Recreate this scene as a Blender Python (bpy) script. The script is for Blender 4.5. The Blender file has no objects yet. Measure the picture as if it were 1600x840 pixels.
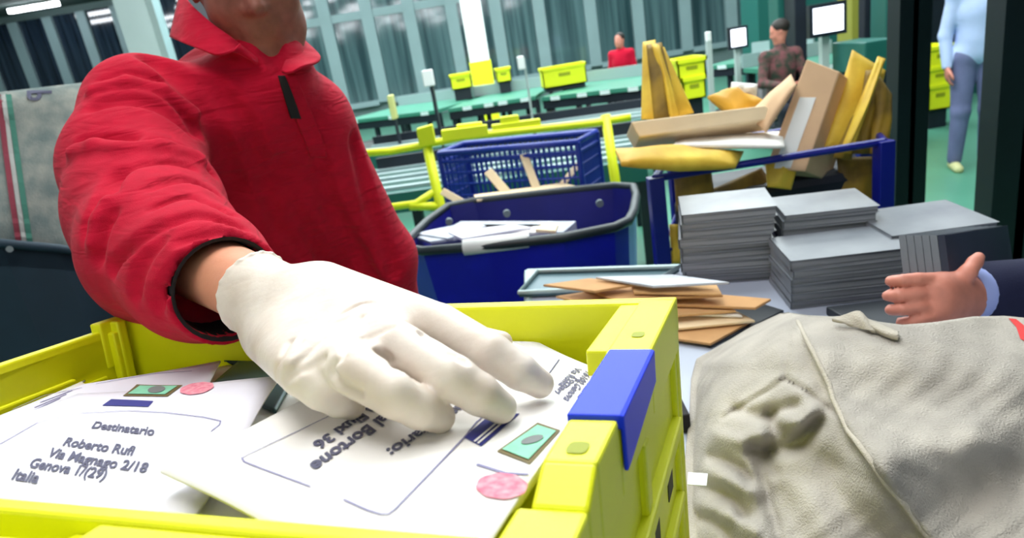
import bpy, bmesh, math, random
import numpy as np
from mathutils import Vector, Matrix
random.seed(7); np.random.seed(7)
SC = bpy.context.scene
COL = SC.collection

# ------------------------------------------------------------------ camera
FL = 1050.0; PITCH = math.atan(350/1050); ROLL = math.radians(9.5); CAMH = 1.70
F = np.array([0, math.cos(PITCH), -math.sin(PITCH)])
_R0 = np.array([1., 0, 0]); _U0 = np.array([0, math.sin(PITCH), math.cos(PITCH)])
Rv = math.cos(ROLL)*_R0 - math.sin(ROLL)*_U0
Uv = math.sin(ROLL)*_R0 + math.cos(ROLL)*_U0
C0 = np.array([0, 0, CAMH])
cam = bpy.data.cameras.new('camera'); camo = bpy.data.objects.new('camera', cam); COL.objects.link(camo)
cam.sensor_width = 36; cam.lens = FL/1600*36; cam.clip_start = 0.02; cam.clip_end = 200
m = Matrix.Identity(4)
for i in range(3):
    m[i][0] = Rv[i]; m[i][1] = Uv[i]; m[i][2] = -F[i]; m[i][3] = C0[i]
camo.matrix_world = m
cam.dof.use_dof = True; cam.dof.focus_distance = 0.58; cam.dof.aperture_fstop = 9
SC.camera = camo

# ------------------------------------------------------------------ world, exposure, key lights
SC.view_settings.view_transform = 'Standard'; SC.view_settings.look = 'None'
SC.view_settings.exposure = 0.35; SC.view_settings.gamma = 1; SC.view_settings.use_curve_mapping = False
w = bpy.data.worlds.new('world'); SC.world = w; w.use_nodes = True
bg = w.node_tree.nodes['Background']; bg.inputs[0].default_value = (.78, .9, 1, 1); bg.inputs[1].default_value = 0.13
LIGHT_KEY = 9; LIGHT_FLASH = 2.2; TUBE = 14

def area(name, loc, target, size, power, col=(1, 1, 1), size_y=None, parent=None):
    l = bpy.data.lights.new(name, 'AREA'); l.energy = power; l.color = col
    l.shape = 'RECTANGLE'; l.size = size; l.size_y = size_y or size
    o = bpy.data.objects.new(name, l); COL.objects.link(o); o.location = loc
    d = Vector(target) - Vector(loc); o.rotation_euler = d.to_track_quat('-Z', 'Y').to_euler()
    if parent: o.parent = parent
    return o

# ------------------------------------------------------------------ pixel -> place helpers
def ray(x, y): return F + (x-800)/FL*Rv - (y-420)/FL*Uv
def P(x, y, d): return C0 + d*ray(x, y)
def Pz(x, y, z):
    v = ray(x, y); return C0 + v*(z-C0[2])/v[2]
def Py(x, y, Y):
    v = ray(x, y); return C0 + v*Y/v[1]

# ------------------------------------------------------------------ materials
def lin(c):
    return tuple(((v/255)/12.92 if v/255 <= .04045 else ((v/255+.055)/1.055)**2.4) for v in c) + (1,)
MATS = {}
def mat(name, rgb, rough=.5, metal=0, var=.0, vscale=20, bump=0, bscale=200, stretch=None, rgb2=None, spec=.5, emit=0, sss=0, coat=0, sheen=0):
    if name in MATS: return MATS[name]
    m = bpy.data.materials.new(name); m.use_nodes = True; nt = m.node_tree; b = nt.nodes['Principled BSDF']
    c = lin(rgb); b.inputs['Base Color'].default_value = c
    b.inputs['Roughness'].default_value = rough; b.inputs['Metallic'].default_value = metal
    b.inputs['Specular IOR Level'].default_value = spec
    if coat: b.inputs['Coat Weight'].default_value = coat
    if sheen: b.inputs['Sheen Weight'].default_value = sheen
    if sss:
        b.inputs['Subsurface Weight'].default_value = sss; b.inputs['Subsurface Scale'].default_value = .008
    if emit:
        b.inputs['Emission Color'].default_value = c; b.inputs['Emission Strength'].default_value = emit
    tc = nt.nodes.new('ShaderNodeTexCoord'); mp = nt.nodes.new('ShaderNodeMapping')
    nt.links.new(tc.outputs['Object'], mp.inputs[0])
    if stretch: mp.inputs['Scale'].default_value = stretch
    if var or rgb2:
        n = nt.nodes.new('ShaderNodeTexNoise'); n.inputs['Scale'].default_value = vscale; n.inputs['Detail'].default_value = 5
        nt.links.new(mp.outputs[0], n.inputs['Vector'])
        r = nt.nodes.new('ShaderNodeValToRGB')
        c2 = lin(rgb2) if rgb2 else tuple(v*(1-var) for v in c[:3])+(1,)
        r.color_ramp.elements[0].position = .35; r.color_ramp.elements[1].position = .65
        r.color_ramp.elements[0].color = c2; r.color_ramp.elements[1].color = c
        nt.links.new(n.outputs[0], r.inputs[0]); nt.links.new(r.outputs[0], b.inputs['Base Color'])
    if bump:
        n = nt.nodes.new('ShaderNodeTexNoise'); n.inputs['Scale'].default_value = bscale; n.inputs['Detail'].default_value = 3
        nt.links.new(mp.outputs[0], n.inputs['Vector'])
        bp = nt.nodes.new('ShaderNodeBump'); bp.inputs['Strength'].default_value = bump; bp.inputs['Distance'].default_value = .002
        nt.links.new(n.outputs[0], bp.inputs['Height']); nt.links.new(bp.outputs[0], b.inputs['Normal'])
    MATS[name] = m; return m

M = dict(
 yellow=mat('yellow_plastic', (240, 242, 20), .42, var=.06, vscale=6, bump=.05, bscale=400),
 yellow_far=mat('yellow_painted', (232, 238, 25), .5),
 yellow_shade=mat('yellow_recess_shade', (150, 158, 10), .6),  # darker yellow, the shade inside holes put into the colour
 blue_clip=mat('blue_plastic', (22, 58, 238), .45, spec=.3),
 paper=mat('white_envelope_paper', (246, 243, 240), .75, var=.06, vscale=14, bump=.1, bscale=60),
 paper2=mat('cool_envelope_paper', (232, 230, 242), .75, var=.06, vscale=14, bump=.1, bscale=60),
 ink=mat('ink', (88, 88, 112), .8), ink_blue=mat('ink_blue', (45, 48, 130), .7), ink_soft=mat('ink_line', (135, 132, 170), .8),
 stamp_green=mat('stamp_green', (140, 215, 180), .7, var=.15, vscale=120), stamp_frame=mat('stamp_frame', (110, 95, 55), .7),
 stamp_grey=mat('stamp_grey', (120, 125, 125), .7), postmark=mat('postmark_pink', (224, 112, 138), .8, rgb2=(238, 165, 178), vscale=220),
 red=mat('red_jersey', (192, 14, 50), .85, var=.12, vscale=60, bump=.35, bscale=900, sheen=.05, spec=.15),
 red_dark=mat('dark_red_jersey', (120, 8, 28), .85, bump=.3, bscale=900, spec=.15),
 black=mat('black_cloth', (14, 10, 18), .8),
 skin=mat('skin', (222, 152, 122), .5, var=.1, vscale=30, sss=.1, bump=.1, bscale=300),
 skin_stubble_shade=mat('stubbled_shaded_skin', (150, 92, 78), .55, var=.25, vscale=60, bump=.2, bscale=700),  # stubble plus the shade on the face, both in the colour
 skin_red=mat('ruddy_skin', (214, 138, 120), .5, var=.15, vscale=40),
 lips=mat('lips', (165, 70, 70), .45),
 hair=mat('dark_hair', (30, 22, 18), .6, bump=.6, bscale=300),
 glove=mat('white_latex_glove', (228, 217, 207), .45, rgb2=(212, 197, 184), vscale=22, bump=.12, bscale=260, sss=.05),
 navy=mat('navy_cloth', (14, 20, 58), .85, bump=.3, bscale=500),
 cuffblue=mat('pale_blue_cotton', (160, 175, 235), .8),
 shirtblue=mat('light_blue_cotton', (190, 208, 250), .8, var=.08, vscale=10),
 trousers=mat('grey_blue_trousers', (112, 118, 160), .85, var=.15, vscale=8),
 jeans=mat('dark_trousers', (25, 30, 45), .85),
 camo=mat('patterned_shirt', (120, 70, 75), .85, rgb2=(40, 58, 45), vscale=16),
 shoe=mat('pale_shoe', (205, 205, 150), .7), shoe_d=mat('black_shoe', (20, 20, 22), .6),
 canvas=mat('grey_canvas', (188, 181, 172), .95, rgb2=(164, 158, 151), vscale=9, bump=.9, bscale=420, spec=.1),
 canvas_seam=mat('canvas_seam', (186, 178, 166), .95, bump=.8, bscale=420, spec=.1),
 canvas_l=mat('old_grey_canvas', (150, 152, 146), .95, rgb2=(110, 122, 122), vscale=16, bump=.8, bscale=250, spec=.1),
 stripe_red=mat('red_stripe', (132, 52, 68), .9), stripe_green=mat('green_stripe', (62, 118, 104), .9), stripe_white=mat('white_stripe', (168, 170, 168), .9),
 darkteal=mat('dark_teal_tarpaulin', (22, 48, 66), .7, var=.25, vscale=5),
 brown=mat('brown_paper', (214, 168, 116), .8, var=.12, vscale=20), brown2=mat('tan_paper', (196, 148, 98), .8, var=.12, vscale=20),
 cream=mat('cream_card', (245, 220, 182), .8, var=.06, vscale=12),
 card=mat('cardboard', (226, 188, 150), .8, var=.08, vscale=12),
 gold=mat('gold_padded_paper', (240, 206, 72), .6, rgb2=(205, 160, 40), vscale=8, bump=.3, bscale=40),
 gold_shade=mat('shaded_gold_padded_paper', (165, 132, 36), .65, rgb2=(84, 64, 22), vscale=8, bump=.3, bscale=40),  # gold paper with shade put into its colour, for envelopes lying in shadow
 orange=mat('orange_padded_paper', (226, 168, 48), .6, var=.2, vscale=8),
 white=mat('white_paint', (238, 240, 240), .6), whiteem=mat('lit_screen', (235, 240, 255), .5, emit=2.2),
 magface=mat('grey_magazine_cover', (140, 145, 153), .35, rgb2=(108, 114, 124), vscale=6, spec=.6),
 magedge=mat('magazine_page_edges', (160, 163, 170), .7, rgb2=(70, 76, 88), vscale=3, stretch=(1, 1, 160)),
 magdark=mat('dark_magazine_cover', (38, 42, 60), .3, rgb2=(58, 62, 78), vscale=5),
 table=mat('pale_grey_laminate', (172, 180, 200), .45, var=.08, vscale=5), tabledge=mat('teal_grey_metal', (70, 98, 108), .4, metal=.3),
 blue=mat('royal_blue_plastic', (16, 22, 185), .4, var=.25, vscale=5), blue_shade=mat('shaded_blue_plastic', (14, 18, 130), .5, var=.2, vscale=5),  # second blue, for the tub's inside, carries its shade in the colour
 blueframe=mat('blue_enamel', (14, 26, 140), .35), bluewire=mat('blue_wire', (28, 52, 150), .4),
 blackrub=mat('black_rubber', (36, 46, 52), .45), greyrub=mat('grey_rubber', (110, 122, 128), .45),
 greymail=mat('grey_wrapped_mail', (196, 200, 212), .4, rgb2=(150, 156, 170), vscale=9),
 post=mat('dark_green_steel', (10, 26, 36), .45, var=.3, vscale=3),
 teal=mat('teal_laminate', (62, 138, 115), .45, var=.15, vscale=3), tealm=mat('teal_metal', (30, 95, 88), .4), greybar=mat('pale_grey_metal', (165, 185, 188), .35, metal=.2),
 darkm=mat('dark_machine', (22, 30, 44), .5, var=.4, vscale=3), dimbox=mat('pinkish_grey_box', (188, 178, 186), .7, var=.2, vscale=5),
 floor=mat('green_floor_paint', (84, 150, 126), .35, var=.15, vscale=1.5),
 ceiling=mat('dark_ceiling', (74, 92, 90), .9, var=.15, vscale=.5),
 wall=mat('grey_green_wall', (118, 140, 140), .8, var=.1, vscale=1),
 mullion=mat('pale_window_frame', (150, 176, 180), .5, var=.06, vscale=2),
 column=mat('white_column', (235, 238, 238), .6), colgrey=mat('grey_column', (178, 192, 190), .6, var=.06, vscale=1),
 diff=mat('tube_diffuser', (245, 250, 255), .5, emit=TUBE),
 lampbody=mat('lamp_housing', (180, 185, 185), .5), ledgelight=mat('small_white_plate', (225, 240, 240), .4),
)
def addfold(m, scale, stretch, dist, strength):
    nt = m.node_tree; b = nt.nodes['Principled BSDF']; tc = nt.nodes.new('ShaderNodeTexCoord'); mp = nt.nodes.new('ShaderNodeMapping')
    mp.inputs['Scale'].default_value = stretch; mp.inputs['Rotation'].default_value = (.3, .5, .4)
    n = nt.nodes.new('ShaderNodeTexNoise'); n.inputs['Scale'].default_value = scale; n.inputs['Detail'].default_value = 2; n.inputs['Distortion'].default_value = .6
    bp = nt.nodes.new('ShaderNodeBump'); bp.inputs['Strength'].default_value = strength; bp.inputs['Distance'].default_value = dist
    nt.links.new(tc.outputs['Object'], mp.inputs[0]); nt.links.new(mp.outputs[0], n.inputs['Vector']); nt.links.new(n.outputs[0], bp.inputs['Height'])
    old = b.inputs['Normal'].links[0].from_node if b.inputs['Normal'].links else None
    if old: nt.links.new(bp.outputs[0], old.inputs['Normal'])
    else: nt.links.new(bp.outputs[0], b.inputs['Normal'])
addfold(M['red'], 14, (1, 1, 4.5), .010, .55)
addfold(M['canvas'], 10, (1, 1, 1), .012, .6); addfold(M['glove'], 16, (1, 2.5, 2.5), .004, .4); addfold(M['paper'], 7, (1, 1, 1), .006, .35); addfold(M['paper2'], 7, (1, 1, 1), .006, .35)
def glassmat():
    m = bpy.data.materials.new('dark_window_glass'); m.use_nodes = True; nt = m.node_tree; b = nt.nodes['Principled BSDF']
    tc = nt.nodes.new('ShaderNodeTexCoord'); mp = nt.nodes.new('ShaderNodeMapping'); mp.inputs['Scale'].default_value = (5, 1, .12)
    n = nt.nodes.new('ShaderNodeTexNoise'); n.inputs['Scale'].default_value = 1.6; n.inputs['Detail'].default_value = 6
    r = nt.nodes.new('ShaderNodeValToRGB')
    r.color_ramp.elements[0].position = .35; r.color_ramp.elements[0].color = lin((50, 74, 80))
    r.color_ramp.elements[1].position = .68; r.color_ramp.elements[1].color = lin((104, 134, 138))
    nt.links.new(tc.outputs['Object'], mp.inputs[0]); nt.links.new(mp.outputs[0], n.inputs['Vector']); nt.links.new(n.outputs[0], r.inputs[0])
    nt.links.new(r.outputs[0], b.inputs['Base Color']); b.inputs['Roughness'].default_value = .06; b.inputs['Specular IOR Level'].default_value = 1.0
    return m
M['glass'] = glassmat()
def glassdark():
    m = M['glass'].copy(); m.name = 'night_window_glass'
    for n in m.node_tree.nodes:
        if n.type == 'VALTORGB':
            n.color_ramp.elements[0].color = lin((22, 32, 48)); n.color_ramp.elements[1].color = lin((52, 68, 84))
    return m
M['glassd'] = glassdark()

# ------------------------------------------------------------------ object helpers
def tag(o, label=None, cat=None, group=None, kind=None):
    if label: o['label'] = label
    if cat: o['category'] = cat
    if group: o['group'] = group
    if kind: o['kind'] = kind
    return o
def empty(name, loc=(0, 0, 0), label=None, cat=None, group=None):
    o = bpy.data.objects.new(name, None); COL.objects.link(o); o.location = [float(v) for v in loc]; o.empty_display_size = .05
    return tag(o, label, cat, group)
def mesh(name, verts, faces, m, parent=None, smooth=False, fm=None):
    me = bpy.data.meshes.new(name)
    off = np.array(parent.location) if parent is not None else np.zeros(3)
    p = parent
    while p is not None and p.parent is not None:
        p = p.parent; off = off + np.array(p.location)
    v = np.asarray(verts, float) - off
    me.from_pydata(v.tolist(), [], [list(map(int, f)) for f in faces])
    ms = m if isinstance(m, (list, tuple)) else [m]
    for x in ms: me.materials.append(x)
    if fm is not None: me.polygons.foreach_set('material_index', fm)
    if smooth: me.polygons.foreach_set('use_smooth', [True]*len(me.polygons))
    me.update()
    o = bpy.data.objects.new(name, me); COL.objects.link(o)
    if parent is not None: o.parent = parent
    return o
class MB:
    def __init__(s): s.v = []; s.f = []; s.m = []
    def add(s, vs, fs, mi=0):
        b = len(s.v); s.v += [tuple(map(float, q)) for q in vs]
        s.f += [[b+i for i in f] for f in fs]; s.m += [mi]*len(fs); return s
    def hexa(s, p, mi=0):   # p: 4 bottom ccw, 4 top
        return s.add(p, [(3, 2, 1, 0), (4, 5, 6, 7), (0, 1, 5, 4), (1, 2, 6, 5), (2, 3, 7, 6), (3, 0, 4, 7)], mi)
    def box(s, lo, hi, mi=0):
        x0, y0, z0 = lo; x1, y1, z1 = hi
        return s.hexa([(x0, y0, z0), (x1, y0, z0), (x1, y1, z0), (x0, y1, z0), (x0, y0, z1), (x1, y0, z1), (x1, y1, z1), (x0, y1, z1)], mi)
    def obox(s, o, a, b, c, mi=0):
        o, a, b, c = map(np.array, (o, a, b, c))
        return s.hexa([o, o+a, o+a+b, o+b, o+c, o+a+c, o+a+b+c, o+b+c], mi)
    def prism(s, poly, ext, mi=0):
        poly = [np.array(q, float) for q in poly]; n = len(poly); e = np.array(ext, float)
        return s.add(poly+[q+e for q in poly], [list(range(n))[::-1], list(range(n, 2*n))]+[(i, (i+1) % n, n+(i+1) % n, n+i) for i in range(n)], mi)
    def tube(s, pts, r, n=8, mi=0, closed=False):
        pts = [np.array(q, float) for q in pts]; N = len(pts); rr = r if hasattr(r, '__len__') else [r]*N
        vs = []; prev = None
        for i, p in enumerate(pts):
            if closed: t = pts[(i+1) % N]-pts[i-1]
            else: t = pts[min(i+1, N-1)]-pts[max(i-1, 0)]
            t = t/(np.linalg.norm(t)+1e-12)
            if prev is None:
                a = np.array([0, 0, 1.]) if abs(t[2]) < .9 else np.array([1., 0, 0])
            else: a = prev
            a = a-t*(a@t); a /= np.linalg.norm(a); prev = a; b = np.cross(t, a)
            for k in range(n):
                th = 2*math.pi*k/n; vs.append(p+rr[i]*(math.cos(th)*a+math.sin(th)*b))
        fs = []
        for i in range(N if closed else N-1):
            j = (i+1) % N
            for k in range(n):
                fs.append((i*n+k, i*n+(k+1) % n, j*n+(k+1) % n, j*n+k))
        if not closed: fs += [list(range(n))[::-1], [(N-1)*n+k for k in range(n)]]
        return s.add(vs, fs, mi)
    def build(s, name, m, parent=None, smooth=False, bevel=0):
        o = mesh(name, s.v, s.f, m, parent, smooth, s.m)
        if bevel:
            b = o.modifiers.new('bevel', 'BEVEL'); b.width = bevel; b.segments = 2; b.limit_method = 'ANGLE'
        return o

def copy_tree(o, parent=None):
    c = o.copy(); COL.objects.link(c)
    if parent is not None: c.parent = parent
    for ch in list(o.children): copy_tree(ch, c)
    return c

# ------------------------------------------------------------------ signed distance modelling (continuous bodies and cloth)
def smin(a, b, k):
    if k <= 0: return np.minimum(a, b)
    h = np.clip(.5+.5*(b-a)/k, 0, 1); return b*(1-h)+a*h-k*h*(1-h)
class SDF:
    def __init__(s): s.p = []
    def cap(s, a, b, ra, rb, k=.02, op='+'): s.p.append(('c', np.array(a, float), np.array(b, float), ra, rb, k, op)); return s
    def ell(s, c, r, k=.02, op='+', R=None): s.p.append(('e', np.array(c, float), np.array(r, float), np.eye(3) if R is None else np.array(R), 0, k, op)); return s
    def half(s, c, n, op='-', k=.0, rad=1e9): s.p.append(('h', np.array(c, float), np.array(n, float)/np.linalg.norm(n), rad, 0, k, op)); return s
    def chain(s, pts, k=.02, op='+'):
        for (a, ra), (b, rb) in zip(pts[:-1], pts[1:]): s.cap(a, b, ra, rb, k, op)
        return s
    @staticmethod
    def ev(pr, X):
        t = pr[0]
        if t == 'c':
            _, a, b, ra, rb, k, op = pr; ab = b-a; L = ab@ab+1e-12
            h = np.clip(((X-a)@ab)/L, 0, 1); return np.linalg.norm(X-a-h[..., None]*ab, axis=-1)-(ra+(rb-ra)*h)
        if t == 'e':
            _, c, r, R, _, k, op = pr; q = (X-c)@R
            k0 = np.linalg.norm(q/r, axis=-1); k1 = np.linalg.norm(q/(r*r), axis=-1)+1e-9
            return k0*(k0-1)/k1
        _, c, n, rad, _, k, op = pr
        d = -((X-c)@n)   # negative beyond the plane
        if rad < 1e8: d = np.maximum(d, np.linalg.norm(X-c, axis=-1)-rad)
        return d
    def bounds(s, pr):
        k = pr[5]
        if pr[0] == 'c': r = max(pr[3], pr[4])+k; return np.minimum(pr[1], pr[2])-r, np.maximum(pr[1], pr[2])+r
        if pr[0] == 'e': r = pr[2].max()+k; return pr[1]-r, pr[1]+r
        r = min(pr[3], 50); return pr[1]-r, pr[1]+r
    def value(s, X):
        X = np.asarray(X, float); V = np.full(X.shape[:-1], 1.0)
        for pr in s.p:
            d = s.ev(pr, X)
            V = smin(V, d, pr[5]) if pr[6] == '+' else -smin(-V, d, pr[5])
        return V
    def hit(s, x, y, d0=.3, d1=2.2, n=900):
        t = np.linspace(d0, d1, n); X = C0+t[:, None]*ray(x, y)
        v = s.value(X); i = np.argmax(v < 0)
        return (X[i], t[i]) if v[i] < 0 else (None, None)
    def groove(s, pix, r, depth, k=.006, op='-', **kw):
        pts = []
        for x, y in pix:
            h, t = s.hit(x, y, **kw)
            if h is None: continue
            rd = ray(x, y); rd = rd/np.linalg.norm(rd)
            pts.append(h-rd*(r-depth) if op == '-' else h+rd*(r-depth))
        return [('c', a, b, r, r, k, op) for a, b in zip(pts[:-1], pts[1:])]
    def build(s, name, h, m, parent=None, clip=None, disp=None):
        add = [s.bounds(p) for p in s.p if p[6] == '+']
        lo = np.min([b[0] for b in add], 0)-3*h; hi = np.max([b[1] for b in add], 0)+3*h
        if clip is not None: lo = np.maximum(lo, clip[0]); hi = np.minimum(hi, clip[1])
        n = np.ceil((hi-lo)/h).astype(int)+1
        ax = [lo[i]+h*np.arange(n[i]) for i in range(3)]
        V = np.full(tuple(n), 1.0)
        for pr in s.p:
            b0, b1 = s.bounds(pr)
            i0 = np.clip(np.floor((b0-lo)/h).astype(int)-3, 0, n); i1 = np.clip(np.ceil((b1-lo)/h).astype(int)+4, 0, n)
            if np.any(i1 <= i0): continue
            sl = tuple(slice(a, b) for a, b in zip(i0, i1))
            X = np.stack(np.meshgrid(*[ax[i][sl[i]] for i in range(3)], indexing='ij'), -1)
            d = s.ev(pr, X)
            V[sl] = smin(V[sl], d, pr[5]) if pr[6] == '+' else -smin(-V[sl], d, pr[5])
        return nets(name, V, lo, h, m, parent, disp)
def nets(name, V, lo, h, m, parent, disp=None):
    S = V < 0
    n = np.array(V.shape)
    c = np.zeros(tuple(n-1), int)
    for dx in (0, 1):
        for dy in (0, 1):
            for dz in (0, 1): c += S[dx:n[0]-1+dx, dy:n[1]-1+dy, dz:n[2]-1+dz]
    act = (c > 0) & (c < 8)
    idx = -np.ones(act.shape, int); A = np.argwhere(act); idx[act] = np.arange(len(A))
    acc = np.zeros((len(A), 3)); cnt = np.zeros(len(A))
    cor = [(0, 0, 0), (1, 0, 0), (0, 1, 0), (0, 0, 1), (1, 1, 0), (1, 0, 1), (0, 1, 1), (1, 1, 1)]
    E = [(a, b) for i, a in enumerate(cor) for b in cor[i+1:] if sum(abs(np.array(a)-np.array(b))) == 1]
    for a, b in E:
        va = V[A[:, 0]+a[0], A[:, 1]+a[1], A[:, 2]+a[2]]; vb = V[A[:, 0]+b[0], A[:, 1]+b[1], A[:, 2]+b[2]]
        k = (va < 0) != (vb < 0); t = np.where(k, va/(va-vb+1e-20), 0)
        acc[k] += (np.array(a)+t[:, None]*(np.array(b)-np.array(a)))[k]; cnt[k] += 1
    verts = lo+h*(A+acc/np.maximum(cnt, 1)[:, None])
    faces = []
    for ax in range(3):
        o1, o2 = [(1, 2), (2, 0), (0, 1)][ax]
        sl0 = [slice(None)]*3; sl1 = [slice(None)]*3; sl0[ax] = slice(0, -1); sl1[ax] = slice(1, None)
        ch = S[tuple(sl0)] != S[tuple(sl1)]; Q = np.argwhere(ch)
        ok = (Q[:, o1] > 0) & (Q[:, o2] > 0) & (Q[:, o1] < n[o1]-1) & (Q[:, o2] < n[o2]-1); Q = Q[ok]
        d1 = np.zeros(3, int); d1[o1] = 1; d2 = np.zeros(3, int); d2[o2] = 1
        g = lambda q: idx[q[:, 0], q[:, 1], q[:, 2]]
        f = np.stack([g(Q-d1-d2), g(Q-d2), g(Q), g(Q-d1)], 1)
        ins = S[Q[:, 0], Q[:, 1], Q[:, 2]]
        f[~ins] = f[~ins][:, ::-1]; faces.append(f)
    f = np.concatenate(faces)
    if disp is not None: verts = disp(verts)
    return mesh(name, verts, f.tolist(), m, parent, True)

# text as printed ink on a surface: three pixels fix its start, end and letter height
def text_verts(s, bold=0.0):
    cu = bpy.data.curves.new('t', 'FONT'); cu.body = s; cu.size = 1; cu.offset = bold; cu.resolution_u = 3
    o = bpy.data.objects.new('t', cu); COL.objects.link(o)
    dg = bpy.context.evaluated_depsgraph_get(); me = bpy.data.meshes.new_from_object(o.evaluated_get(dg))
    v = [tuple(q.co) for q in me.vertices]; f = [list(p.vertices) for p in me.polygons]
    bpy.data.objects.remove(o); bpy.data.meshes.remove(me); bpy.data.curves.remove(cu)
    return np.array(v), f

# ================================================================== SETTING
def struct(name, mb, m, **k):
    o = mb.build(name, m, **k); o['kind'] = 'structure'; return o
mb = MB().box((-22, -46, -.1), (22, 30, 0)); struct('floor', mb, M['floor'])
mb = MB().box((-22, -46, 5.45), (22, 30, 5.6)); struct('ceiling', mb, M['ceiling'])
WY = 21.0; WL = 27.0
xs = [Py(px, 100, WY)[0] for px in (380, 455, 525, 590, 655, 720, 787, 853, 931, 1003, 1075, 1145, 1215, 1285, 1355, 1425, 1500)]
xs0 = xs[0]
mb = MB().box((xs0, WY+.1, 0), (20, WY+.3, .62)); struct('wall_back', mb, M['wall'])
mb = MB().box((xs0, WY+.1, 5.2), (20, WY+.3, 5.45)); struct('wall_back', mb, M['wall'])
mb = MB().box((xs0, WY+.1, 0), (xs0+.2, WL+.3, 5.45)); struct('wall_inner', mb, M['wall'])
mb = MB().box((-22, WL+.1, 0), (xs0, WL+.3, 1.1)).box((-22, WL+.1, 5.2), (xs0, WL+.3, 5.45)); struct('wall_left', mb, M['wall'])
mb = MB().box((-22.2, -46, 0), (-22, 30, 5.45)); struct('wall_side', mb, M['wall'])
mb = MB().box((22, -46, 0), (22.2, 30, 5.45)); struct('wall_right', mb, M['wall'])
mb = MB().box((-22, -46.2, 0), (22, -46, 5.45)); struct('wall_front', mb, M['wall'])
# each bay of the glazed wall: frame with its pane
for i in range(len(xs)-1):
    a, b = xs[i], xs[i+1]; fw = .17
    mb = MB().box((a-fw, WY-.12, .62), (a+fw, WY+.1, 5.2)).box((a+fw, WY-.06, 3.0), (b-fw, WY+.06, 3.22)).box((a+fw, WY-.15, .55), (b-fw, WY+.1, .70))
    wf = struct('window_%d' % (i+1), mb, M['mullion'])
    MB().box((a+fw, WY, .7), (b-fw, WY+.04, 5.2)).build('pane', M['glass'], wf)
lx = [Py(px, 95, WL)[0] for px in (-70, -15, 42, 98, 152, 207, 262, 320)]
for i in range(len(lx)-1):
    a, b = lx[i], min(lx[i+1], xs0); fw = .17
    if a > xs0: break
    mb = MB().box((a-fw, WL-.12, 1.1), (a+fw, WL+.1, 5.2)).box((a+fw, WL-.06, 2.0), (b-fw, WL+.06, 2.15)).box((a+fw, WL-.12, 1.0), (b-fw, WL+.1, 1.2))
    wf = struct('window_%d' % (20+i), mb, M['mullion'])
    MB().box((a+fw, WL, 1.2), (b-fw, WL+.04, 5.2)).build('pane', M['glassd'], wf)
# columns
def column(px, py, Y, wd, name, m, base=None):
    c = Py(px, py, Y); mb = MB().box((c[0]-wd/2, Y, 0), (c[0]+wd/2, Y+wd, 5.45))
    o = struct(name, mb, m)
    if base:
        MB().box((c[0]-wd/2-.02, Y-.02, 0), (c[0]+wd/2+.02, Y+wd+.02, base)).build('painted_base', M['yellow_far'], o)
    return o
column(219, 60, 18, .75, 'column_1', M['colgrey'])
column(744, 60, 15, .42, 'column_2', M['column'], 1.42)
column(250, 30, 14, .10, 'column_3', M['mullion'])
# dark steel posts on the right
for nm, (pxa, pxb, Y) in {'column_4': (1403, 1452, 2.9), 'column_5': (1562, 1660, 2.3)}.items():
    a = Py(pxa, 150, Y); b = Py(pxb, 150, Y); wd = b[0]-a[0]
    mb = MB(); y1 = Y+.09
    mb.box((a[0], Y, 0), (b[0], Y+.02, 5.45)).box((a[0], y1-.02, 0), (b[0], y1, 5.45)).box((a[0]+wd*.42, Y, 0), (a[0]+wd*.58, y1, 5.45))
    mb.box((a[0]-.04, Y-.04, 0), (b[0]+.04, y1+.04, .02)); mb.box((a[0]+.0, Y+.02, 0), (a[0]+.012, y1-.02, 5.45)); mb.box((b[0]-.012, Y+.02, 0), (b[0], y1-.02, 5.45))
    struct(nm, mb, M['post'])

# ceiling lights
def ceiling_light(x, y, L=1.7):
    t = empty('ceiling_light', (x, y, 5.4), 'long fluorescent ceiling light reflected in the hall windows', 'ceiling light', 'fluorescent ceiling lights over the hall')
    MB().hexa([(x-L/2, y-.09, 5.36), (x+L/2, y-.09, 5.36), (x+L/2, y+.09, 5.36), (x-L/2, y+.09, 5.36), (x-L/2, y-.05, 5.44), (x+L/2, y-.05, 5.44), (x+L/2, y+.05, 5.44), (x-L/2, y+.05, 5.44)]).build('housing', M['lampbody'], t)
    MB().box((x-L/2+.02, y-.08, 5.23), (x+L/2-.02, y+.08, 5.36)).build('diffuser', M['diff'], t)
    return t
for j, y in enumerate([-41, -33, -26, -20, -15, -10.5, -6.5, -3, 3.5, 6.5, 9.5, 12.5, 16, 19.5, 22.5, 25]):
    for i, x in enumerate([-15, -11, -7.2, -3.6, 0, 3.6, 7.2, 11]):
        if y > 20 and x > xs0-1.5: continue
        if abs(x) < 4 and -4 < y < 5: continue
        if y < 0 and (x > 6 or x < -16): continue
        ceiling_light(x+(.6 if j % 2 else -.5), y)
# suspended work light over the sorting table
t = empty('work_light', (-.15, .62, 3.2), 'wide suspended work light over the sorting table, outside the picture', 'lamp')
MB().box((-1.05, .15, 3.2), (.75, 1.1, 3.28)).build('housing', M['lampbody'], t)
for q in ((-.95, .62), (.65, .62)): MB().tube([(q[0], q[1], 3.28), (q[0], q[1], 5.45)], .008).build('hanger', M['lampbody'], t)
area('key', (-.25, .72, 3.18), (-.18, .72, 1.4), 1.5, LIGHT_KEY*2.7, (1, .98, .95), .8)
area('fill', (-1.2, -2.2, 5.25), (0, 1, 1.3), 1.6, LIGHT_KEY*1.1, (1, .98, .96), 1.6)  # added fill light, unseen behind the camera, with no fixture
area('hall', (1.5, 4.5, 5.2), (1.5, 5, 0), 5, 420, (.92, 1, .98), 4)
area('hallfar', (-1, 12, 5.2), (-1, 12, 0), 12, 1100, (.9, 1, 1), 7)

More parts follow.
